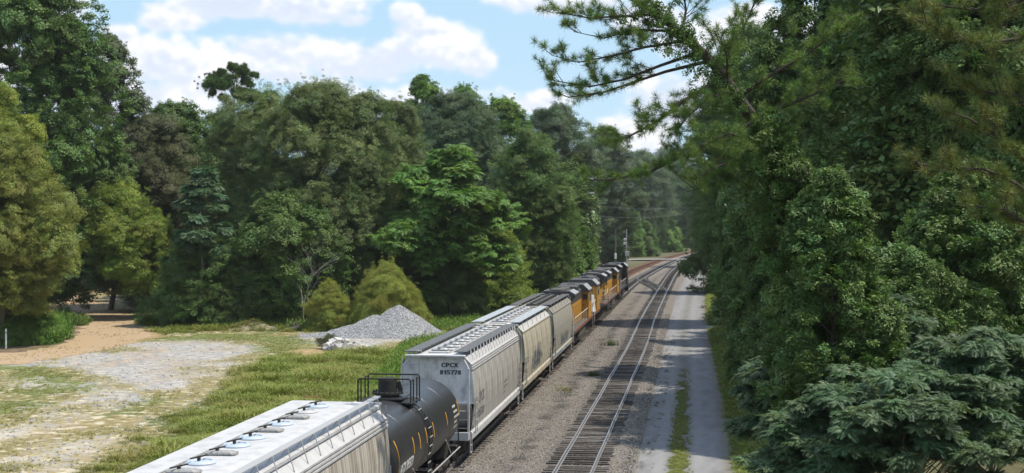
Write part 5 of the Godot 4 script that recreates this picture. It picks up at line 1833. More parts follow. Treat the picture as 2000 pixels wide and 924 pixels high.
const TREES := [
	["leafy_tree", "tall dark green tree at the far left rising out of the frame", "tree", "broad", "round", -52.36, 150.0, 41.45, 1.72, 9.34, Color(0.135, 0.225, 0.062), 5600, 0.80, 60, 0.00],
	["leafy_tree", "yellow olive tree at the left edge left of the dirt road", "tree", "small", "round", -43.77, 116.0, 17.98, 3.10, 6.13, Color(0.270, 0.300, 0.075), 4200, 0.65, 60, 0.00],
	["leafy_tree", "yellow green tree top at the left edge above the olive tree", "tree", "small", "round", -48.43, 124.0, 23.89, 11.26, 4.91, Color(0.260, 0.340, 0.062), 2200, 0.70, 34, 0.00],
	["leafy_tree", "grey green oak right of the tall left tree", "tree", "broad", "round", -48.88, 165.0, 33.23, 2.10, 4.86, Color(0.165, 0.205, 0.115), 2600, 0.75, 28, 0.00],
	["leafy_tree", "grey brown lower oak hung with vines right of the tall left tree", "tree", "small", "round", -43.32, 164.0, 23.63, 0.42, 6.50, Color(0.165, 0.180, 0.094), 3000, 0.75, 36, 0.00],
	["leafy_tree", "yellow green tree hanging over the dirt road", "tree", "small", "round", -38.60, 150.0, 14.57, 2.51, 5.21, Color(0.260, 0.340, 0.062), 2800, 0.70, 40, -5.60],
	["leafy_tree", "vine covered tree standing behind the dirt road bend", "tree", "small", "round", -71.72, 210.0, 19.04, 0.05, 9.51, Color(0.165, 0.205, 0.115), 2600, 0.90, 30, 0.00],
	["leafy_tree", "leafy green tree behind the vine covered oak", "tree", "broad", "round", -42.51, 172.0, 25.90, 1.23, 7.14, Color(0.135, 0.225, 0.062), 3000, 0.80, 36, 0.00],
	["leafy_tree", "blue green feathery tree left of the wide wispy tree", "tree", "frond", "dome", -31.51, 138.0, 16.05, 7.20, 2.86, Color(0.100, 0.185, 0.090), 480, 0.95, 16, 0.00],
	["pine_tree", "tall pine whose crown stands above the wood on the left", "tree", "pine_far", "dome", -39.88, 195.0, 33.57, 27.98, 4.56, Color(0.095, 0.160, 0.044), 1500, 0.60, 18, 0.00],
	["leafy_tree", "wispy tree with thin top left of the wide wispy tree", "tree", "small", "vase", -29.25, 152.0, 25.23, 1.14, 5.74, Color(0.180, 0.245, 0.092), 2500, 0.70, 40, 0.00],
	["leafy_tree", "wide wispy grey green tree in the middle of the left wood", "tree", "small", "round", -21.78, 148.0, 25.85, 1.38, 8.38, Color(0.180, 0.245, 0.092), 5200, 0.70, 64, 0.00],
	["leafy_tree", "wispy tree on the right shoulder of the wide wispy tree", "tree", "small", "round", -16.13, 150.0, 24.70, 1.26, 5.66, Color(0.180, 0.245, 0.092), 2800, 0.70, 36, 0.00],
	["leafy_tree", "dense shrubby tree with brown stems right of the dirt road", "tree", "small", "dome", -31.66, 141.0, 9.15, 0.05, 6.28, Color(0.135, 0.225, 0.062), 3000, 0.65, 34, 0.00],
	["leafy_tree", "dark understory tree below the wide wispy tree", "tree", "broad", "round", -23.41, 141.0, 13.51, 0.05, 6.38, Color(0.135, 0.225, 0.062), 3000, 0.70, 34, 0.00],
	["leafy_tree", "dark green understory tree behind the bare grey tree", "tree", "broad", "dome", -18.71, 148.0, 12.00, 0.05, 5.86, Color(0.135, 0.225, 0.062), 2600, 0.65, 30, 0.00],
	["leafy_tree", "dark round oak crowning the middle of the wood", "tree", "small", "dome", -8.46, 195.0, 28.72, 7.38, 10.67, Color(0.130, 0.195, 0.105), 4200, 0.90, 44, 0.00],
	["leafy_tree", "slender poplar top left above the dark round oak", "tree", "broad", "round", -14.20, 215.0, 34.01, 16.81, 3.57, Color(0.155, 0.280, 0.056), 1100, 0.80, 24, 0.00],
	["leafy_tree", "low poplar top right above the dark round oak", "tree", "broad", "round", -7.54, 222.0, 32.60, 17.02, 5.03, Color(0.155, 0.280, 0.056), 1300, 0.80, 26, 0.00],
	["leafy_tree", "pale poplar tops right of the dark round oak", "tree", "broad", "round", -1.26, 222.0, 30.93, 15.35, 5.19, Color(0.155, 0.280, 0.056), 1300, 0.80, 26, 0.00],
	["leafy_tree", "bright green tree with layered fronds below the dark oak", "tree", "frond", "dome", -6.61, 146.0, 18.69, 5.91, 7.44, Color(0.155, 0.280, 0.056), 1900, 0.95, 40, 0.00],
	["leafy_tree", "small feathery tree under the layered bright tree", "tree", "frond", "dome", -10.60, 144.0, 9.78, 1.08, 3.53, Color(0.135, 0.225, 0.062), 520, 0.85, 16, 0.00],
	["leafy_tree", "dark vine hung oak right of the layered bright tree", "tree", "small", "round", 2.22, 168.0, 21.60, 1.44, 6.02, Color(0.135, 0.225, 0.062), 3200, 0.80, 36, 0.00],
	["leafy_tree", "grey green oak behind the vine hung oak", "tree", "small", "round", 7.70, 240.0, 31.15, 4.89, 8.60, Color(0.130, 0.195, 0.105), 2600, 1.05, 32, 0.00],
	["leafy_tree", "grey green oak at the gap where the tracks vanish", "tree", "small", "round", 23.77, 350.0, 35.41, 2.40, 10.57, Color(0.130, 0.195, 0.105), 2100, 1.50, 30, 0.00],
	["leafy_tree", "yellow green thicket beside the freight train", "tree", "small", "dome", -2.35, 156.0, 10.91, 0.05, 5.30, Color(0.260, 0.340, 0.062), 2000, 0.70, 26, 0.00],
	["leafy_tree", "mixed green thicket right of the gravel heap", "tree", "small", "dome", -6.75, 149.0, 9.48, 0.05, 4.50, Color(0.180, 0.245, 0.092), 1900, 0.65, 24, 0.00],
	["leafy_tree", "leafy thicket beside the hopper roofs", "tree", "broad", "dome", 3.30, 175.0, 11.97, 0.05, 5.28, Color(0.135, 0.225, 0.062), 1900, 0.75, 26, 0.00],
	["leafy_tree", "bright green tree beside the yellow engines", "tree", "broad", "dome", 7.03, 196.0, 14.39, 0.05, 3.55, Color(0.155, 0.280, 0.056), 1900, 0.75, 26, 0.00],
	["leafy_tree", "light green sapling beside the black engine", "tree", "broad", "tall", 10.57, 200.0, 9.94, 0.51, 2.26, Color(0.155, 0.280, 0.056), 700, 0.65, 16, 0.00],
	["leafy_tree", "green shrub behind the gravel heap", "tree", "small", "dome", -16.53, 146.0, 8.67, 0.05, 4.13, Color(0.135, 0.225, 0.062), 1500, 0.60, 20, 0.00],
	["shrub", "dark shrub left of the bare grey tree", "shrub", "broad", "dome", -25.96, 139.0, 6.12, 0.05, 3.25, Color(0.105, 0.180, 0.052), 1100, 0.55, 18, 0.00],
	["shrub", "larger yellow green bush behind the gravel heap", "shrub", "fine", "dome", -12.20, 133.0, 6.41, 0.05, 3.81, Color(0.330, 0.360, 0.080), 2600, 0.50, 34, 0.00],
	["shrub", "smaller yellow green bush left of the gravel heap", "shrub", "fine", "dome", -18.07, 133.0, 4.60, 0.05, 2.31, Color(0.330, 0.360, 0.080), 1300, 0.45, 22, 0.00],
	["shrub", "bright green weedy shrub at the left edge beside the dirt road", "shrub", "small", "dome", -42.88, 119.0, 3.22, 0.05, 3.59, Color(0.155, 0.280, 0.056), 1500, 0.50, 24, 0.00],
	["shrub", "dry brown shrub beside the broken white rocks", "shrub", "fine", "dome", -15.27, 113.0, 1.15, 0.05, 1.02, Color(0.165, 0.180, 0.094), 260, 0.30, 8, 0.00],
	["shrub", "small leafy bush beside the bare grey tree", "shrub", "small", "dome", -22.61, 141.0, 3.94, 0.05, 2.02, Color(0.155, 0.280, 0.056), 700, 0.45, 14, 0.00],
	["leafy_tree", "wispy crown at the right end of the wide wispy tree", "tree", "small", "round", -14.01, 165.0, 25.26, 7.83, 4.36, Color(0.180, 0.245, 0.092), 1700, 0.80, 26, 0.00],
	["leafy_tree", "round green tree between the tall pine and the vine oak", "tree", "small", "round", -37.64, 175.0, 24.52, 2.40, 4.95, Color(0.135, 0.225, 0.062), 2000, 0.80, 26, 0.00],
	["leafy_tree", "tall green tree right of the transformer pole", "tree", "broad", "round", 25.24, 352.0, 24.27, 0.36, 6.64, Color(0.135, 0.225, 0.062), 1500, 1.30, 22, 0.00],
	["leafy_tree", "dark tree beyond the signal mast", "tree", "small", "round", 50.63, 520.0, 37.79, 0.05, 13.74, Color(0.130, 0.195, 0.105), 1900, 1.90, 28, 0.00],
	["leafy_tree", "bright slender tree beside the signal mast", "tree", "broad", "tall", 39.85, 440.0, 14.47, 0.05, 4.32, Color(0.155, 0.280, 0.056), 600, 1.20, 14, 0.00],
	["leafy_tree", "green tree at the outside of the far curve", "tree", "small", "round", 72.06, 620.0, 44.24, 0.05, 18.25, Color(0.100, 0.185, 0.090), 1900, 2.20, 28, 0.00],
	["leafy_tree", "leafy tree at the end of the visible track", "tree", "broad", "round", 91.92, 700.0, 39.38, 0.05, 18.49, Color(0.135, 0.225, 0.062), 1400, 2.20, 22, 0.00],
	["leafy_tree", "low bright shrubs at the edge of the far curve", "tree", "broad", "dome", 55.92, 520.0, 14.24, 0.05, 9.81, Color(0.155, 0.280, 0.056), 900, 1.50, 16, 0.00],
	["leafy_tree", "low shrub beside the rusty track", "tree", "broad", "dome", 44.49, 450.0, 11.17, 0.05, 4.42, Color(0.135, 0.225, 0.062), 600, 1.20, 12, 0.00],
	["leafy_tree", "last low shrub before the tracks vanish", "tree", "broad", "dome", 76.04, 620.0, 13.83, 0.05, 9.83, Color(0.135, 0.225, 0.062), 700, 1.70, 12, 0.00],
	["leafy_tree", "far tree closing the right side of the tracks", "tree", "broad", "round", 54.79, 330.0, 33.98, 1.60, 10.58, Color(0.135, 0.225, 0.062), 1800, 1.30, 24, 0.00],
	["leafy_tree", "tree overhanging the gravel road at its far end", "tree", "broad", "dome", 34.04, 205.0, 26.57, 0.05, 7.35, Color(0.135, 0.225, 0.062), 2800, 0.85, 34, 0.00],
	["leafy_tree", "tall leafy tree behind the leaning pine", "tree", "small", "round", 24.83, 140.0, 30.40, 3.98, 7.13, Color(0.135, 0.225, 0.062), 4600, 0.80, 46, 0.00],
	["leafy_tree", "leafy tree leaning over the middle of the gravel road", "tree", "near", "dome", 21.60, 118.0, 16.55, 1.41, 4.68, Color(0.135, 0.225, 0.062), 4200, 0.62, 44, 0.00],
	["leafy_tree", "dark broad tree in the middle of the right wood", "tree", "near", "round", 20.48, 92.0, 27.68, 8.24, 5.73, Color(0.135, 0.225, 0.062), 5000, 0.62, 50, 0.00],
	["leafy_tree", "dark tree with drooping leaves in the middle of the right wood", "tree", "near", "dome", 15.70, 80.0, 13.34, 3.07, 3.62, Color(0.135, 0.225, 0.062), 3800, 0.52, 38, 0.00],
	["leafy_tree", "tall dark tree right of the broad tree", "tree", "near", "round", 21.22, 76.0, 26.38, 10.89, 5.16, Color(0.135, 0.225, 0.062), 6000, 0.55, 60, 0.00],
	["leafy_tree", "dark leafy tree below the tall dark tree", "tree", "near", "round", 16.19, 66.0, 14.55, 5.84, 3.49, Color(0.135, 0.225, 0.062), 4000, 0.46, 40, 0.00],
	["leafy_tree", "vine hung tree in front of the leaning trunk", "tree", "near", "dome", 8.89, 38.0, 11.75, 4.73, 2.15, Color(0.135, 0.225, 0.062), 4600, 0.28, 60, 0.00],
	["leafy_tree", "leafy vines hanging from the leaning pine", "tree", "near", "round", 9.54, 39.5, 13.67, 9.13, 1.12, Color(0.135, 0.225, 0.062), 3200, 0.24, 40, -2.20],
	["leafy_tree", "dark tree at the upper right corner", "tree", "near", "round", 21.76, 62.0, 24.12, 11.72, 4.68, Color(0.135, 0.225, 0.062), 5600, 0.48, 54, 0.00],
	["leafy_tree", "drooping leafy tree at the right edge", "tree", "near", "dome", 15.94, 48.0, 12.31, 5.97, 2.90, Color(0.135, 0.225, 0.062), 4000, 0.36, 40, 0.00],
	["shrub", "dark shrub at the right edge of the gravel road", "shrub", "near", "dome", 15.94, 88.0, 6.50, 0.36, 2.26, Color(0.135, 0.225, 0.062), 2400, 0.42, 26, 0.00],
	["shrub", "shaded shrub between the road and the feathery trees", "shrub", "near", "dome", 13.34, 68.0, 7.24, 1.08, 2.05, Color(0.135, 0.225, 0.062), 2600, 0.38, 26, 0.00],
	["leafy_tree", "arching pale leafed shrub above the feathery trees", "tree", "near", "dome", 13.19, 46.0, 9.45, 5.81, 2.08, Color(0.135, 0.225, 0.062), 3400, 0.32, 34, 0.00],
	["silk_tree", "feathery silk tree with level sprays in the right middle", "tree", "feather", "canopy", 10.94, 42.0, 7.97, 3.66, 2.22, Color(0.110, 0.180, 0.085), 3060, 0.37, 132, 0.00],
	["silk_tree", "dark feathery silk tree beside the roadside grass", "tree", "feather", "canopy", 8.43, 41.0, 6.45, 2.27, 1.55, Color(0.110, 0.180, 0.085), 2340, 0.35, 96, 0.00],
	["silk_tree", "feathery silk tree at the bottom right", "tree", "feather", "canopy", 9.59, 33.0, 6.90, 0.86, 2.49, Color(0.110, 0.180, 0.085), 4680, 0.32, 176, 0.00],
	["silk_tree", "feathery silk tree at the right edge", "tree", "feather", "canopy", 12.42, 35.0, 7.68, 1.60, 1.85, Color(0.110, 0.180, 0.085), 3060, 0.34, 123, 0.00],
	["silk_tree", "low feathery silk tree at the bottom beside the roadside grass", "tree", "feather", "canopy", 7.83, 34.0, 5.70, 1.21, 1.67, Color(0.110, 0.180, 0.085), 2880, 0.32, 123, 0.00],
]

func make_trees() -> void:
	make_protos()
	for i in TREES.size():
		make_tree(TREES[i], i)
	make_limb_pine("pine_tree", "pine leaning over the tracks with needle branches against the sky", [[12.20, 1.26, -49.00, 0.32], [11.00, 8.19, -47.00, 0.30], [8.86, 12.13, -43.50, 0.26], [6.81, 14.19, -41.00, 0.18], [6.11, 15.19, -41.00, 0.16], [5.26, 15.97, -41.00, 0.14], [4.49, 16.66, -41.00, 0.11], [3.71, 17.13, -41.00, 0.08], [2.94, 17.44, -41.00, 0.05]], [
		[[[4.49, 16.69, -41.00], [3.38, 16.59, -40.70], [2.29, 16.49, -40.40], [1.29, 16.63, -40.20]], 0.050, 0.05, 1.20],
		[[[5.04, 16.17, -41.00], [3.75, 16.29, -41.40], [2.84, 16.08, -41.80], [1.90, 16.31, -42.00]], 0.045, 0.10, 1.05],
		[[[5.32, 15.91, -41.00], [3.99, 15.66, -40.70], [2.90, 15.36, -40.50], [1.98, 15.17, -40.40], [1.19, 15.38, -40.40]], 0.050, 0.25, 0.83],
		[[[5.69, 15.56, -41.00], [4.52, 15.18, -41.30], [3.45, 14.78, -41.50], [2.35, 14.55, -41.50], [1.10, 14.79, -41.60]], 0.060, 0.30, 1.12],
		[[[6.00, 15.29, -41.00], [4.73, 15.05, -41.80], [3.82, 14.78, -42.20], [2.89, 14.49, -42.50], [1.76, 14.33, -42.50], [1.36, 14.49, -42.50]], 0.060, 0.30, 1.12],
		[[[6.39, 14.79, -41.00], [5.06, 14.00, -40.60], [4.25, 13.35, -40.20], [3.40, 12.92, -40.00], [2.86, 12.80, -39.90]], 0.070, 0.20, 1.20],
		[[[7.27, 13.41, -41.00], [6.11, 12.92, -40.50], [5.13, 12.43, -40.00], [4.04, 11.89, -39.70], [2.98, 11.66, -39.50], [2.24, 11.63, -39.50]], 0.080, 0.25, 1.20],
		[[[5.11, 16.04, -41.00], [5.32, 16.90, -41.50], [5.21, 17.89, -41.80]], 0.060, 0.10, 1.35],
		[[[4.49, 16.66, -41.00], [4.07, 17.37, -41.50], [3.31, 17.89, -41.80]], 0.060, 0.10, 1.35],
		[[[6.19, 15.12, -41.00], [7.05, 16.27, -41.50], [7.57, 17.42, -41.80]], 0.070, 0.10, 1.50],
		[[[6.81, 14.19, -41.00], [7.58, 14.72, -40.20], [8.52, 15.25, -39.60], [9.52, 15.97, -39.40]], 0.080, 0.15, 1.65],
		[[[7.27, 13.57, -41.00], [8.15, 13.87, -40.00], [8.88, 14.17, -39.20], [9.61, 14.54, -38.60]], 0.070, 0.15, 1.65],
		[[[8.98, 12.08, -42.50], [7.51, 12.57, -39.80], [6.51, 12.91, -39.20], [5.89, 13.04, -39.00]], 0.080, 0.20, 1.65],
		[[[8.86, 12.13, -43.50], [8.08, 12.44, -41.60], [7.09, 12.36, -40.00], [6.18, 12.12, -39.00], [5.54, 11.85, -38.60]], 0.090, 0.20, 1.65],
		[[[6.50, 14.65, -41.00], [6.37, 15.33, -40.20], [6.01, 16.03, -39.80]], 0.050, 0.10, 1.35],
		[[[6.65, 14.42, -41.00], [5.76, 14.04, -40.20], [5.11, 13.47, -39.80], [4.78, 13.01, -39.60]], 0.050, 0.15, 1.35],
		[[[7.92, 12.70, -42.00], [6.64, 11.98, -40.00], [5.80, 11.51, -39.40], [5.03, 11.28, -39.20]], 0.050, 0.15, 1.35]], Color(0.135, 0.225, 0.045), 0.25, 1.9, 21, 340)
	make_limb_pine("pine_tree", "pine reaching yellow green needle branches in from the right edge", [[11.41, 5.63, -27.00, 0.22], [11.31, 9.71, -27.00, 0.20], [11.21, 12.77, -27.00, 0.17], [11.11, 15.82, -27.00, 0.13], [11.00, 17.86, -27.00, 0.06]], [
		[[[11.21, 14.19, -27.00], [10.08, 14.00, -26.70], [9.20, 13.87, -26.50], [8.47, 14.01, -26.40], [7.94, 14.29, -26.30]], 0.050, 0.10, 0.90],
		[[[11.21, 15.21, -27.00], [10.30, 14.85, -27.30], [9.34, 14.68, -27.50], [8.61, 14.78, -27.50]], 0.050, 0.10, 0.90],
		[[[11.31, 10.22, -27.00], [10.40, 10.72, -26.50], [9.69, 11.16, -26.20], [9.03, 11.40, -26.00], [8.31, 11.40, -25.90], [7.82, 11.49, -25.90]], 0.050, 0.25, 0.83],
		[[[11.31, 10.52, -27.00], [10.32, 11.43, -26.80], [9.54, 12.03, -26.60], [8.90, 12.42, -26.50], [8.40, 12.57, -26.50]], 0.050, 0.20, 0.90],
		[[[11.21, 12.77, -27.00], [10.26, 12.89, -27.20], [9.48, 13.00, -27.30], [8.86, 13.15, -27.30]], 0.050, 0.20, 0.90],
		[[[11.31, 9.50, -27.00], [10.26, 10.22, -26.40], [9.46, 10.62, -26.10], [8.63, 10.71, -26.00]], 0.050, 0.30, 0.75]], Color(0.15, 0.19, 0.045), 0.21, 2.4, 22)

	# the depth of the woods behind the trees that can be told apart
	back_wood("woodland", "deep wood standing behind the front trees left of the tracks", 19000, 61, func(r: RandomNumberGenerator) -> Array:
		var u := r.randf()
		var d := lerpf(168.0, 225.0, r.randf()) + 60.0 * smooth(0.85, 1.0, u)
		var x := lerpf(-0.46, 0.06, u) * d
		if x > -0.37 * d and x < -0.25 * d:      # the dirt road runs in here
			d = r.randf_range(222.0, 245.0)
			x = r.randf_range(-0.37, -0.25) * d
		var top := 17.0 + 8.0 * noise_a.get_noise_2d(x * 0.5, 3.0) + 4.0 * noise_a.get_noise_2d(x * 2.0, d) + 2.0 * sin(u * 5.0)
		return [Vector3(x, r.randf_range(0.5, top), -d), 1.5, Color(0.12, 0.195, 0.058)])
	back_wood("woodland", "far wood standing behind the curve of the tracks", 9000, 62, func(r: RandomNumberGenerator) -> Array:
		var u := r.randf()
		var d := lerpf(400.0, 720.0, u) + r.randf_range(0.0, 60.0)
		var x := lerpf(0.045, 0.150, u) * d
		if x > line_x(OUTER, d) - 12.0: x = line_x(OUTER, d) - 12.0 - r.randf() * 8.0
		var top := 21.0 + 12.0 * noise_a.get_noise_2d(x * 0.4, 9.0) + 4.0 * noise_a.get_noise_2d(x * 1.5, d)
		return [Vector3(x, r.randf_range(0.5, top), -d), 3.0, Color(0.12, 0.195, 0.058)])
	back_wood("woodland", "dark wood standing behind the trees right of the gravel road", 22000, 63, func(r: RandomNumberGenerator) -> Array:
		var u := pow(r.randf(), 1.3)
		var d := lerpf(62.0, 300.0, u)
		var x := maxf(lerpf(0.25, 0.19, u) * d, line_x(ROAD, d) + 9.0) + r.randf() * (7.0 + 0.05 * d)
		var top := 25.0 + 8.0 * noise_a.get_noise_2d(d * 0.5, 30.0)
		return [Vector3(x, r.randf_range(0.5, top), -d), 1.0 + d * 0.004, Color(0.12, 0.195, 0.058)])
	# bare grey tree in front of the wood
	var r := RandomNumberGenerator.new()
	r.seed = 8
	var s := Shape.new()
	var t := thing("dead_tree", "bare grey dead tree with twisted branches in front of the wood", "tree", Vector3(-20.6, 0, -134.5))
	var stack := [[Vector3(0, 0, 0), Vector3(0.05, 1, 0.1).normalized(), 3.4, 0.05, 0]]
	while stack.size() > 0:
		var q: Array = stack.pop_back()
		var a: Vector3 = q[0]
		var dir: Vector3 = q[1]
		var e: Vector3 = a + dir * q[2]
		var mid: Vector3 = a.lerp(e, 0.5) + Vector3(r.randfn(), r.randfn(), r.randfn()) * q[2] * 0.06
		s.tube([a, mid, e], [q[3], q[3] * 0.8, q[3] * 0.6], 5, false)
		if q[4] < 6:
			for k in 3 if q[4] < 2 else 2:
				var nd := (dir + Vector3(r.randfn() * 0.65, r.randf_range(-0.1, 0.4), r.randfn() * 0.4)).normalized()
				stack.append([e if k > 0 else mid, nd, q[2] * r.randf_range(0.55, 0.85), q[3] * 0.62, q[4] + 1])
	part("branches", s, M.dead_wood, t)


func back_wood(called: String, label: String, n: int, seed_: int, place: Callable) -> void:
	var r := RandomNumberGenerator.new()
	r.seed = seed_
	var where := []
	var tints := PackedColorArray()
	for i in n:
		var got: Array = place.call(r)
		var sc: float = got[1] * r.randf_range(0.6, 1.2)
		var c: Color = got[2]
		var g := r.randf_range(0.75, 1.25)
		where.append(Transform3D(Basis(Vector3(r.randfn(), 0, r.randfn()).normalized(), r.randf_range(0, 0.6)) * Basis(Vector3.UP, r.randf() * TAU) * Basis.from_scale(Vector3(sc * 1.2, sc * 0.8, sc)), got[0]))
		tints.append(Color(c.r * g * r.randf_range(0.85, 1.2), c.g * g, c.b * g))
	var o := copies(called, protos.broad, M.leaf, where, tints)
	o.set_meta("label", label)


func scatter(called: String, label: String, proto: Mesh, m: Material, n: int, seed_: int, place: Callable) -> void:
	var r := RandomNumberGenerator.new()
	r.seed = seed_
	var where := []
	var tints := PackedColorArray()
	for i in n:
		var got: Array = place.call(r)
		if got.size() == 0: continue
		var sc: Vector3 = got[1]
		where.append(Transform3D(Basis(Vector3.UP, r.randf() * TAU).scaled(sc), got[0]))
		tints.append(got[2])
	var o := copies(called, proto, m, where, tints)
	o.set_meta("label", label)


func make_plants() -> void:
	# grass of the clearing
	scatter("grass", "grass and low weeds growing over the clearing left of the train", protos.grass, M.blade, 135000, 3, func(r: RandomNumberGenerator) -> Array:
		var d := 46.0 + 160.0 * pow(r.randf(), 1.6)
		var x := r.randf_range(-0.42, 0.02) * d
		if x > line_x(MAIN, d) - 2.6: return []
		if Vector2(x + 13.8, d - 111.0).length() < 2.6: return []
		var g := green_at(x, d)
		if r.randf() > g * 0.98: return []
		var lush := smooth(0.8, -2.0, patch_at("lush", x, d) + noise_a.get_noise_2d(x * 2.0, d * 2.0) * 3.0)
		var hgt := lerpf(0.08, 0.36, lush) * r.randf_range(0.4, 1.8) * (1.0 + 0.9 * noise_a.get_noise_2d(x * 0.9 + 60.0, d * 0.9)) * (1.0 + d * 0.002)
		var c := Color(0.26, 0.24, 0.07).lerp(Color(0.215, 0.265, 0.05), lush)
		var n := noise_a.get_noise_2d(x * 1.2, d * 1.2)
		c = c.lerp(Color(0.32, 0.28, 0.09), clampf(n * 1.3 + r.randf_range(-0.2, 0.3), 0.0, 0.8))
		var w := hgt * r.randf_range(0.8, 1.4) + 0.07
		return [Vector3(x, 0.01, -d), Vector3(w, hgt, w), c])
	# rank growth between the train and the wood
	scatter("tall_weeds", "rank green weeds along the far side of the train", protos.weed, M.leaf, 9000, 4, func(r: RandomNumberGenerator) -> Array:
		var d := 84.0 + 130.0 * r.randf()
		var x := line_x(MAIN, d) - 3.2 - r.randf() * 13.0
		if patch_at("gravel", x, d) < 1.5 or Vector2(x + 11.5, (d - 126.0)).length() < 7.5: return []
		if d < 118.0 and x < -9.0: return []
		var sc := r.randf_range(0.3, 0.75)
		var g := r.randf_range(0.8, 1.2)
		return [Vector3(x, sc * 0.4, -d), Vector3(sc, sc * 1.2, sc), Color(0.18 * g, 0.285 * g, 0.05 * g)])
	scatter("verge_weeds", "green weeds along the foot of the trees behind the clearing", protos.weed, M.leaf, 5200, 5, func(r: RandomNumberGenerator) -> Array:
		var x := r.randf_range(-52.0, -14.0)
		var d := lerpf(143.0, 138.0, (x + 52.0) / 38.0) + r.randf_range(-4.0, 5.0) + noise_a.get_noise_2d(x * 0.8, 0.0) * 5.0
		if Geometry2D.is_point_in_polygon(Vector2(x, d), dirt_outline): return []
		var sc := r.randf_range(0.35, 0.9)
		var g := r.randf_range(0.8, 1.2)
		return [Vector3(x, sc * 0.35, -d), Vector3(sc, sc * 1.1, sc), Color(0.16 * g, 0.24 * g, 0.055 * g)])
	scatter("roadside_weeds", "bright green weeds beside the dirt road at the left edge", protos.weed, M.leaf, 2600, 6, func(r: RandomNumberGenerator) -> Array:
		var d := r.randf_range(116.0, 140.0)
		var x := r.randf_range(-56.0, -0.332 * d + 0.4)
		if Geometry2D.is_point_in_polygon(Vector2(x + 0.6, d), dirt_outline): return []
		var sc := r.randf_range(0.4, 1.0)
		var g := r.randf_range(0.8, 1.2)
		return [Vector3(x, sc * 0.5, -d), Vector3(sc, sc * 1.5, sc), Color(0.13 * g, 0.24 * g, 0.04 * g)])
	# verge right of the gravel road, and the strip down its middle
	scatter("verge_grass", "long grass with yellow flowers between the gravel road and the bushes", protos.grass, M.blade, 40000, 7, func(r: RandomNumberGenerator) -> Array:
		var d := 44.0 + 190.0 * pow(r.randf(), 1.5)
		var o := 2.05 + r.randf() * 5.0
		if r.randf() > smooth(1.9, 2.9, o): return []
		var hgt := r.randf_range(0.2, 0.65) * smooth(1.7, 3.2, o)
		var x := line_x(ROAD, d) + o
		if Vector2(x - 19.6, d - 137.0).length() < 2.6: return []
		return [Vector3(x, 0.01, -d), Vector3(hgt + 0.15, hgt, hgt + 0.15), Color(0.19, 0.265, 0.05).lerp(Color(0.29, 0.28, 0.07), r.randf() * 0.7)])
	scatter("verge_flowers", "small yellow flowers in the long grass beside the gravel road", leaf_cluster(31, 14, 0.5, 0.4, 0.8, 0.0), M.leaf, 500, 8, func(r: RandomNumberGenerator) -> Array:
		var d := 46.0 + 50.0 * r.randf()
		var x := line_x(ROAD, d) + 2.8 + r.randf() * 2.6
		if noise_a.get_noise_2d(x * 3.0, d * 3.0) < 0.05: return []
		return [Vector3(x, r.randf_range(0.4, 0.75), -d), Vector3(0.07, 0.05, 0.07), Color(0.50, 0.40, 0.03)])
	scatter("road_grass", "grass strip growing down the middle of the gravel road", protos.grass, M.blade, 8000, 9, func(r: RandomNumberGenerator) -> Array:
		var d := 46.0 + 52.0 * pow(r.randf(), 1.3)
		var o := r.randfn() * 0.2 - 0.02
		if absf(o) > 0.6: return []
		if d > 68.0 and r.randf() > 1.0 - (d - 68.0) / 30.0: return []
		if noise_a.get_noise_2d(d * 1.5, o * 5.0) < -0.2 + (d - 60.0) * 0.006: return []
		var hgt := r.randf_range(0.06, 0.16)
		return [Vector3(line_x(ROAD, d) + o, 0.03, -d), Vector3(0.2, hgt, 0.2), Color(0.20, 0.24, 0.05).lerp(Color(0.27, 0.26, 0.08), r.randf() * 0.6)])
	scatter("road_weeds", "scattered weeds in the gravel between the siding and the road", protos.grass, M.blade, 1500, 10, func(r: RandomNumberGenerator) -> Array:
		var d := 46.0 + 80.0 * r.randf()
		var x := line_x(SIDING, d) + r.randf_range(1.5, 3.2)
		if noise_a.get_noise_2d(x * 2.5, d * 2.5) < 0.12: return []
		var hgt := r.randf_range(0.05, 0.15)
		return [Vector3(x, 0.06, -d), Vector3(0.22, hgt, 0.22), Color(0.13, 0.13, 0.06)])
	# four weed clumps in the ballast between the tracks
	var clumps := [[984, 776], [1104, 766], [1193, 678], [1158, 738]]
	for i in 4:
		var w := [[-0.49, 81.4], [3.29, 83.9], [8.37, 114.9], [5.47, 91.8]][i] as Array
		var t := thing("weed_clump", ["dry brown weed clump in the ballast near the train", "low yellow green weed clump in the ballast between the tracks", "upright green weed clump in the ballast farthest along the train", "sparse green weed in the ballast left of the siding"][i], "plant", Vector3(w[0], 0.1, -w[1]))
		var where := []
		var tints := PackedColorArray()
		var r := RandomNumberGenerator.new()
		r.seed = 60 + i
		for k in 26:
			var sc := r.randf_range(0.18, 0.42)
			where.append(Transform3D(Basis(Vector3.UP, r.randf() * TAU).scaled(Vector3(sc, sc * [0.8, 0.6, 1.9, 1.3][i], sc)), Vector3(r.randfn() * 0.3, 0.02, r.randfn() * [0.4, 0.6, 0.25, 0.3][i])))
			tints.append([Color(0.09, 0.075, 0.045), Color(0.17, 0.18, 0.05), Color(0.07, 0.12, 0.03), Color(0.09, 0.13, 0.04)][i])
		copies("foliage", protos.grass, M.blade, where, tints, t)


# ---------------------------------------------------------------- yard things
func stone_mesh(seed_: int) -> ArrayMesh:
	var r := RandomNumberGenerator.new()
	r.seed = seed_
	var s := Shape.new()
	var p := []
	for y in [-1, 1]:
		for q in [[-1, -1], [1, -1], [1, 1], [-1, 1]]:
			var k := 0.62 if y > 0 else 0.9
			p.append(Vector3(q[0] * k * r.randf_range(0.6, 1.1), y * r.randf_range(0.45, 0.8), q[1] * k * r.randf_range(0.6, 1.1)))
	s.hexa(p)
	return s.mesh()


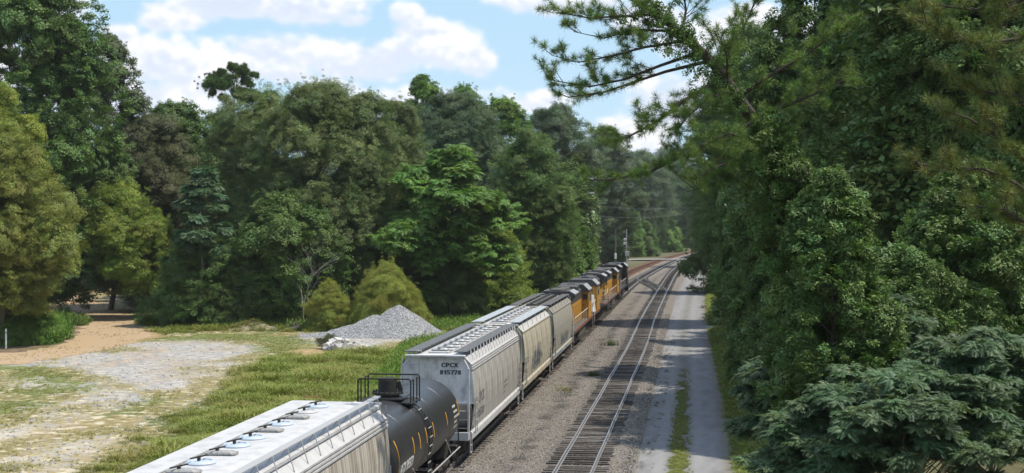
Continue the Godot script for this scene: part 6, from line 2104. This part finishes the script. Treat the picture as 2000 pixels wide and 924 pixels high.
func mound(called: String, label: String, category: String, at: Vector3, cones: Array, reach: Vector2, cell: float, rough: float, m: Material, col: Color, stones: int, stone_size: float, stone_col: Color, seed_: int) -> Node3D:
	var t := thing(called, label, category, at)
	var height := func(x: float, z: float) -> float:
		var best := -1.0
		for c in cones:
			var dx: float = (x - c[0]) / c[3]
			var dz: float = (z - c[1]) / c[4]
			var k := sqrt(dx * dx + dz * dz)
			best = maxf(best, c[2] * (1.0 - sqrt(k * k + 0.006)))
		return best + noise_b.get_noise_2d(x * 0.9 + seed_, z * 0.9) * rough + noise_a.get_noise_2d(x * 2.0, z * 2.0 + seed_) * rough * 0.8
	var s := Shape.new()
	s.tint = col
	var nx := int(reach.x * 2.0 / cell)
	var nz := int(reach.y * 2.0 / cell)
	for i in nx:
		for j in nz:
			var q := []
			var top := -1.0
			for k in [[0, 0], [1, 0], [1, 1], [0, 1]]:
				var x: float = -reach.x + (i + k[0]) * cell
				var z: float = -reach.y + (j + k[1]) * cell
				var h: float = height.call(x, z)
				top = maxf(top, h)
				q.append(Vector3(x, maxf(h, -0.06), z))
			if top > 0.0: s.quad_out(q[0], q[1], q[2], q[3], Vector3(q[0].x, -100, q[0].z))
	part("heap", s, m, t, true)
	var r := RandomNumberGenerator.new()
	r.seed = seed_
	var where := []
	var tints := PackedColorArray()
	for i in stones:
		var x := r.randf_range(-reach.x, reach.x)
		var z := r.randf_range(-reach.y, reach.y)
		var h: float = height.call(x, z)
		if h < 0.0 and r.randf() > 0.04: continue
		var sc := stone_size * r.randf_range(0.5, 1.4)
		where.append(Transform3D(Basis(Vector3(r.randfn(), r.randfn(), r.randfn()).normalized(), r.randf() * TAU).scaled(Vector3(sc, sc, sc)), Vector3(x, maxf(h, 0.0) + sc * 0.25, z)))
		var g := r.randf_range(0.6, 1.25)
		tints.append(Color(stone_col.r * g, stone_col.g * g, stone_col.b * g * r.randf_range(0.95, 1.08)))
	if where.size() > 0: copies("loose_stones", stone_mesh(seed_ + 1), M.stone, where, tints, t)
	return t


var dirt_outline := PackedVector2Array()
const DIRT := [
	[-43.1, 107.7],
	[-39.9, 110.3],
	[-38.7, 114.0],
	[-40.0, 123.2],
	[-42.9, 135.4],
	[-47.7, 150.3],
	[-54.1, 166.8],
	[-59.9, 179.9],
	[-64.5, 189.9],
	[-65.1, 198.2],
	[-60.3, 192.6],
	[-52.6, 175.3],
	[-45.6, 159.0],
	[-39.8, 145.5],
	[-35.2, 133.4],
	[-33.5, 126.6],
	[-33.0, 119.9],
	[-33.8, 112.1],
	[-34.9, 105.2],
	[-36.8, 100.5],
	[-39.6, 99.1],
]

func pole_thing(called: String, label: String, x: float, d: float, h: float, r0: float, m: Material) -> Node3D:
	var t := thing(called, label, "pole", Vector3(x, 0, -d))
	var s := Shape.new()
	s.tube([Vector3(0, -0.2, 0), Vector3(0, h * 0.5, 0), Vector3(0, h, 0)], [r0, r0 * 0.85, r0 * 0.7], 10)
	part("shaft", s, m, t)
	return t


func make_yard_things() -> void:
	# crushed stone
	mound("gravel_pile", "tall grey heap of crushed stone behind the train", "gravel pile", Vector3(-11.2, 0, -127.0), [[0.55, 0.0, 3.05, 4.3, 4.2], [-1.6, 0.2, 2.05, 4.0, 3.6], [-3.6, 0.4, 1.1, 3.6, 2.6], [-5.2, 0.8, 0.45, 3.4, 2.0], [2.0, 0.3, 1.9, 3.2, 3.6]], Vector2(9.2, 4.8), 0.22, 0.10, M.gravel, Color(0.36, 0.365, 0.37), 26000, 0.048, Color(0.40, 0.405, 0.415), 3)
	var t := thing("rubble_pile", "low pile of broken white rocks in the grass in front of the gravel heap", "rock pile", Vector3(-14.0, 0, -112.0))
	var r := RandomNumberGenerator.new()
	r.seed = 12
	var kinds := []
	for i in 5: kinds.append(stone_mesh(50 + i))
	var rocks := [mat("rock_white", lin(0.52, 0.51, 0.49), 0.9), mat("rock_grey", lin(0.33, 0.33, 0.33), 0.9), mat("rock_tan", lin(0.42, 0.38, 0.32), 0.9)]
	for i in 64:
		var x := r.randfn() * 0.95 + 0.4
		var z := r.randfn() * 0.55
		var lift := maxf(0.0, 0.85 * (1.0 - absf(x) / 2.2) * (1.0 - absf(z) / 1.6)) * r.randf()
		var sc := r.randf_range(0.16, 0.38)
		var o := part("rock", kinds[i % 5], rocks[[0, 0, 0, 1, 2][r.randi() % 5]], t)
		o.transform = Transform3D(Basis(Vector3(r.randfn(), r.randfn(), r.randfn()).normalized(), r.randf() * 3.0).scaled(Vector3(sc * 1.3, sc, sc)), Vector3(x, lift + sc * 0.4, z))
	var grassy := mound("grassy_mound", "small overgrown mound of pale soil at the edge of the clearing", "mound", Vector3(-25.6, 0, -134.0), [[0, 0, 0.95, 2.6, 1.8], [1.2, 0.4, 0.5, 1.8, 1.2]], Vector2(3.4, 2.2), 0.25, 0.06, M.dirt, Color(0.34, 0.29, 0.20), 500, 0.06, Color(0.40, 0.37, 0.31), 5)
	var tufts := []
	var tuft_tints := PackedColorArray()
	for i in 420:
		var q := Vector2(r.randfn() * 1.0 - 0.7, r.randfn() * 0.7)
		var hh := r.randf_range(0.15, 0.45)
		tufts.append(Transform3D(Basis(Vector3.UP, r.randf() * TAU).scaled(Vector3(hh, hh, hh)), Vector3(q.x, maxf(0.0, 0.9 * (1.0 - Vector2(q.x / 2.6, q.y / 1.8).length())), q.y)))
		tuft_tints.append(Color(0.22, 0.25, 0.055).lerp(Color(0.30, 0.27, 0.09), r.randf()))
	copies("grass", protos.grass, M.blade, tufts, tuft_tints, grassy)
	mound("dark_mound", "small dark grey mound of earth left of the gravel heap", "mound", Vector3(-21.6, 0, -135.0), [[0, 0, 0.72, 1.9, 1.5]], Vector2(2.2, 1.8), 0.25, 0.06, M.dirt, Color(0.10, 0.092, 0.09), 400, 0.06, Color(0.13, 0.12, 0.12), 7)
	# loose ballast stones
	var km := stone_mesh(90)
	scatter("ballast_stones", "loose stones of the ballast between the tracks", km, M.stone, 42000, 14, func(q: RandomNumberGenerator) -> Array:
		var d := 46.0 + 110.0 * pow(q.randf(), 1.7)
		var o := q.randf_range(-1.9, 8.4)
		var x := line_x(MAIN, d) + o
		var sx := line_x(SIDING, d)
		var y := 0.115
		var sc := q.randf_range(0.018, 0.045)
		if absf(x - sx) < 1.35: 
			if q.randf() < 0.7: return []
		var c := ballast_colour(d, o)
		var g := q.randf_range(0.5, 1.9)
		return [Vector3(x, y, -d), Vector3(sc * q.randf_range(0.8, 1.5), sc, sc), Color(c.r * g, c.g * g, c.b * g)])
	scatter("lot_stones", "loose pale stones lying over the clearing", km, M.stone, 16000, 15, func(q: RandomNumberGenerator) -> Array:
		var d := 46.0 + 100.0 * pow(q.randf(), 1.4)
		var x := q.randf_range(-0.40, 0.0) * d
		if x > line_x(MAIN, d) - 3.0: return []
		var near := minf(patch_at("gravel", x, d), patch_at("rubble", x, d))
		if q.randf() > smooth(3.0, -0.5, near + noise_a.get_noise_2d(x * 2.0, d * 2.0) * 3.0): return []
		var sc := 0.025 + 0.06 * pow(q.randf(), 3.0)
		var g := q.randf_range(0.55, 1.25)
		return [Vector3(x, 0.015 + sc * 0.2, -d), Vector3(sc * q.randf_range(0.8, 1.6), sc * 0.8, sc), Color(0.40 * g, 0.385 * g, 0.36 * g)])
	# short white post by the dirt road
	t = thing("marker_post", "short white marker post at the left edge beside the dirt road", "post", Vector3(-42.2, 0, -113.0))
	var s := Shape.new()
	s.lathe(Vector3.ZERO, Vector3.UP, [[0.07, -0.1], [0.07, 1.62], [0.05, 1.68], [0.0, 1.69]], 12)
	part("post", s, M.white_paint, t)
	s = Shape.new()
	s.lathe(Vector3.ZERO, Vector3.UP, [[0.074, 1.3], [0.074, 1.4]], 12)
	part("band", s, M.wire, t)
	# poles and wires beyond the engines
	t = pole_thing("utility_pole", "wooden utility pole with grey transformer standing among the trees", 13.3, 230.0, 13.9, 0.19, M.pole_wood)
	s = Shape.new()
	s.lathe(Vector3(0.42, 11.4, 0.1), Vector3.UP, [[0.0, 0.0], [0.27, 0.02], [0.28, 0.1], [0.28, 1.2], [0.24, 1.3], [0.0, 1.34]], 16)
	part("transformer", s, M.white_paint, t)
	s = Shape.new()
	s.box(Vector3(0, 13.6, 0), Vector3(1.9, 0.12, 0.1))
	part("crossarm", s, M.pole_wood, t)
	s = Shape.new()
	s.tube([Vector3(0, 13.2, 0), Vector3(-0.3, 14.8, 0), Vector3(-0.5, 15.6, 0), Vector3(-0.2, 15.75, 0)], [0.05, 0.045, 0.04, 0.04], 8)
	part("lamp_arm", s, M.galvanised, t)
	s = Shape.new()
	s.soft_box(Vector3(0.25, 15.75, 0), Vector3(0.95, 0.18, 0.36), 0.06)
	part("lamp_head", s, M.galvanised, t)
	for i in 2:
		s = Shape.new()
		var a := Vector3(14.1, [13.75, 12.0][i], -230)
		var b := Vector3(33.0, [13.9, 12.5][i], -262)
		var line := []
		for k in 17:
			var u := k / 16.0
			line.append(a.lerp(b, u) + Vector3.DOWN * 0.55 * 4.0 * u * (1.0 - u))
		s.tube(line, [0.014], 5)
		var w := part("overhead_wire", s, M.wire)
		tag(w, ["upper overhead wire crossing the tracks from the transformer pole", "lower overhead wire crossing the tracks from the transformer pole"][i], "wire")
	t = pole_thing("utility_pole", "plain wooden pole with white base sleeve behind the black engine", 22.9, 300.0, 9.6, 0.16, M.pole_wood)
	s = Shape.new()
	s.lathe(Vector3(0, 2.9, 0), Vector3.UP, [[0.22, 0.0], [0.22, 1.2], [0.17, 1.25]], 12)
	part("sleeve", s, M.white_paint, t)
	s = Shape.new()
	s.box(Vector3(-0.9, 8.2, 0), Vector3(1.9, 0.1, 0.1))
	part("arm", s, M.pole_wood, t)
	t = thing("signal_mast", "thin grey railway signal mast with equipment box beyond the engines", "signal", Vector3(27.9, 0, -330.0))
	s = Shape.new()
	s.tube([Vector3(0, 0, 0), Vector3(0, 9.4, 0)], [0.13, 0.1], 10)
	part("mast", s, M.galvanised, t)
	s = Shape.new()
	s.soft_box(Vector3(0.1, 3.4, 0.3), Vector3(0.95, 1.1, 0.6), 0.05)
	part("equipment_box", s, M.galvanised, t)
	for y in [5.9, 6.9]:
		s = Shape.new()
		s.lathe(Vector3(-0.45, y, 0.15), Vector3(0, 0, 1), [[0.0, 0.0], [0.34, 0.02], [0.34, 0.08], [0.18, 0.1], [0.18, 0.35]], 16)
		s.box(Vector3(-0.2, y, 0.05), Vector3(0.5, 0.08, 0.08))
		part("signal_head", s, M.white_paint, t)
	s = Shape.new()
	s.box(Vector3(0.1, 5.0, 0.1), Vector3(1.3, 0.1, 0.3))
	part("platform", s, M.galvanised, t)


func _ready() -> void:
	# camera
	var cam := Camera3D.new()
	cam.name = "camera"
	cam.fov = 19.79
	cam.near = 0.5
	cam.far = 9000.0
	cam.position = Vector3(0, 10.32, 0)
	cam.rotation.x = -0.0083
	add_child(cam)
	cam.current = true
	# sky, sun, exposure
	var env := Environment.new()
	env.background_mode = Environment.BG_SKY
	env.sky = Sky.new()
	env.sky.sky_material = make_sky()
	env.tonemap_mode = Environment.TONE_MAPPER_LINEAR
	env.tonemap_exposure = 1.34
	env.sdfgi_enabled = true
	env.ssao_enabled = true
	env.ssil_enabled = true
	env.fog_enabled = true
	env.fog_density = 0.0001
	env.fog_light_color = Color(0.97, 0.98, 1.0)
	var we := WorldEnvironment.new()
	we.name = "environment"
	we.environment = env
	add_child(we)
	var sun := DirectionalLight3D.new()
	sun.name = "sun"
	sun.light_energy = 1.3
	sun.light_color = Color(1.0, 0.965, 0.90)
	sun.light_angular_distance = 0.53
	sun.shadow_enabled = true
	var from := Vector3(sin(deg_to_rad(94)) * cos(deg_to_rad(64)), sin(deg_to_rad(64)), -cos(deg_to_rad(94)) * cos(deg_to_rad(64)))
	sun.basis = Basis.looking_at(-from, Vector3.UP)
	add_child(sun)
	make_materials()
	make_ground()
	make_tracks()
	make_train()
	make_trees()
	make_plants()
	make_yard_things()
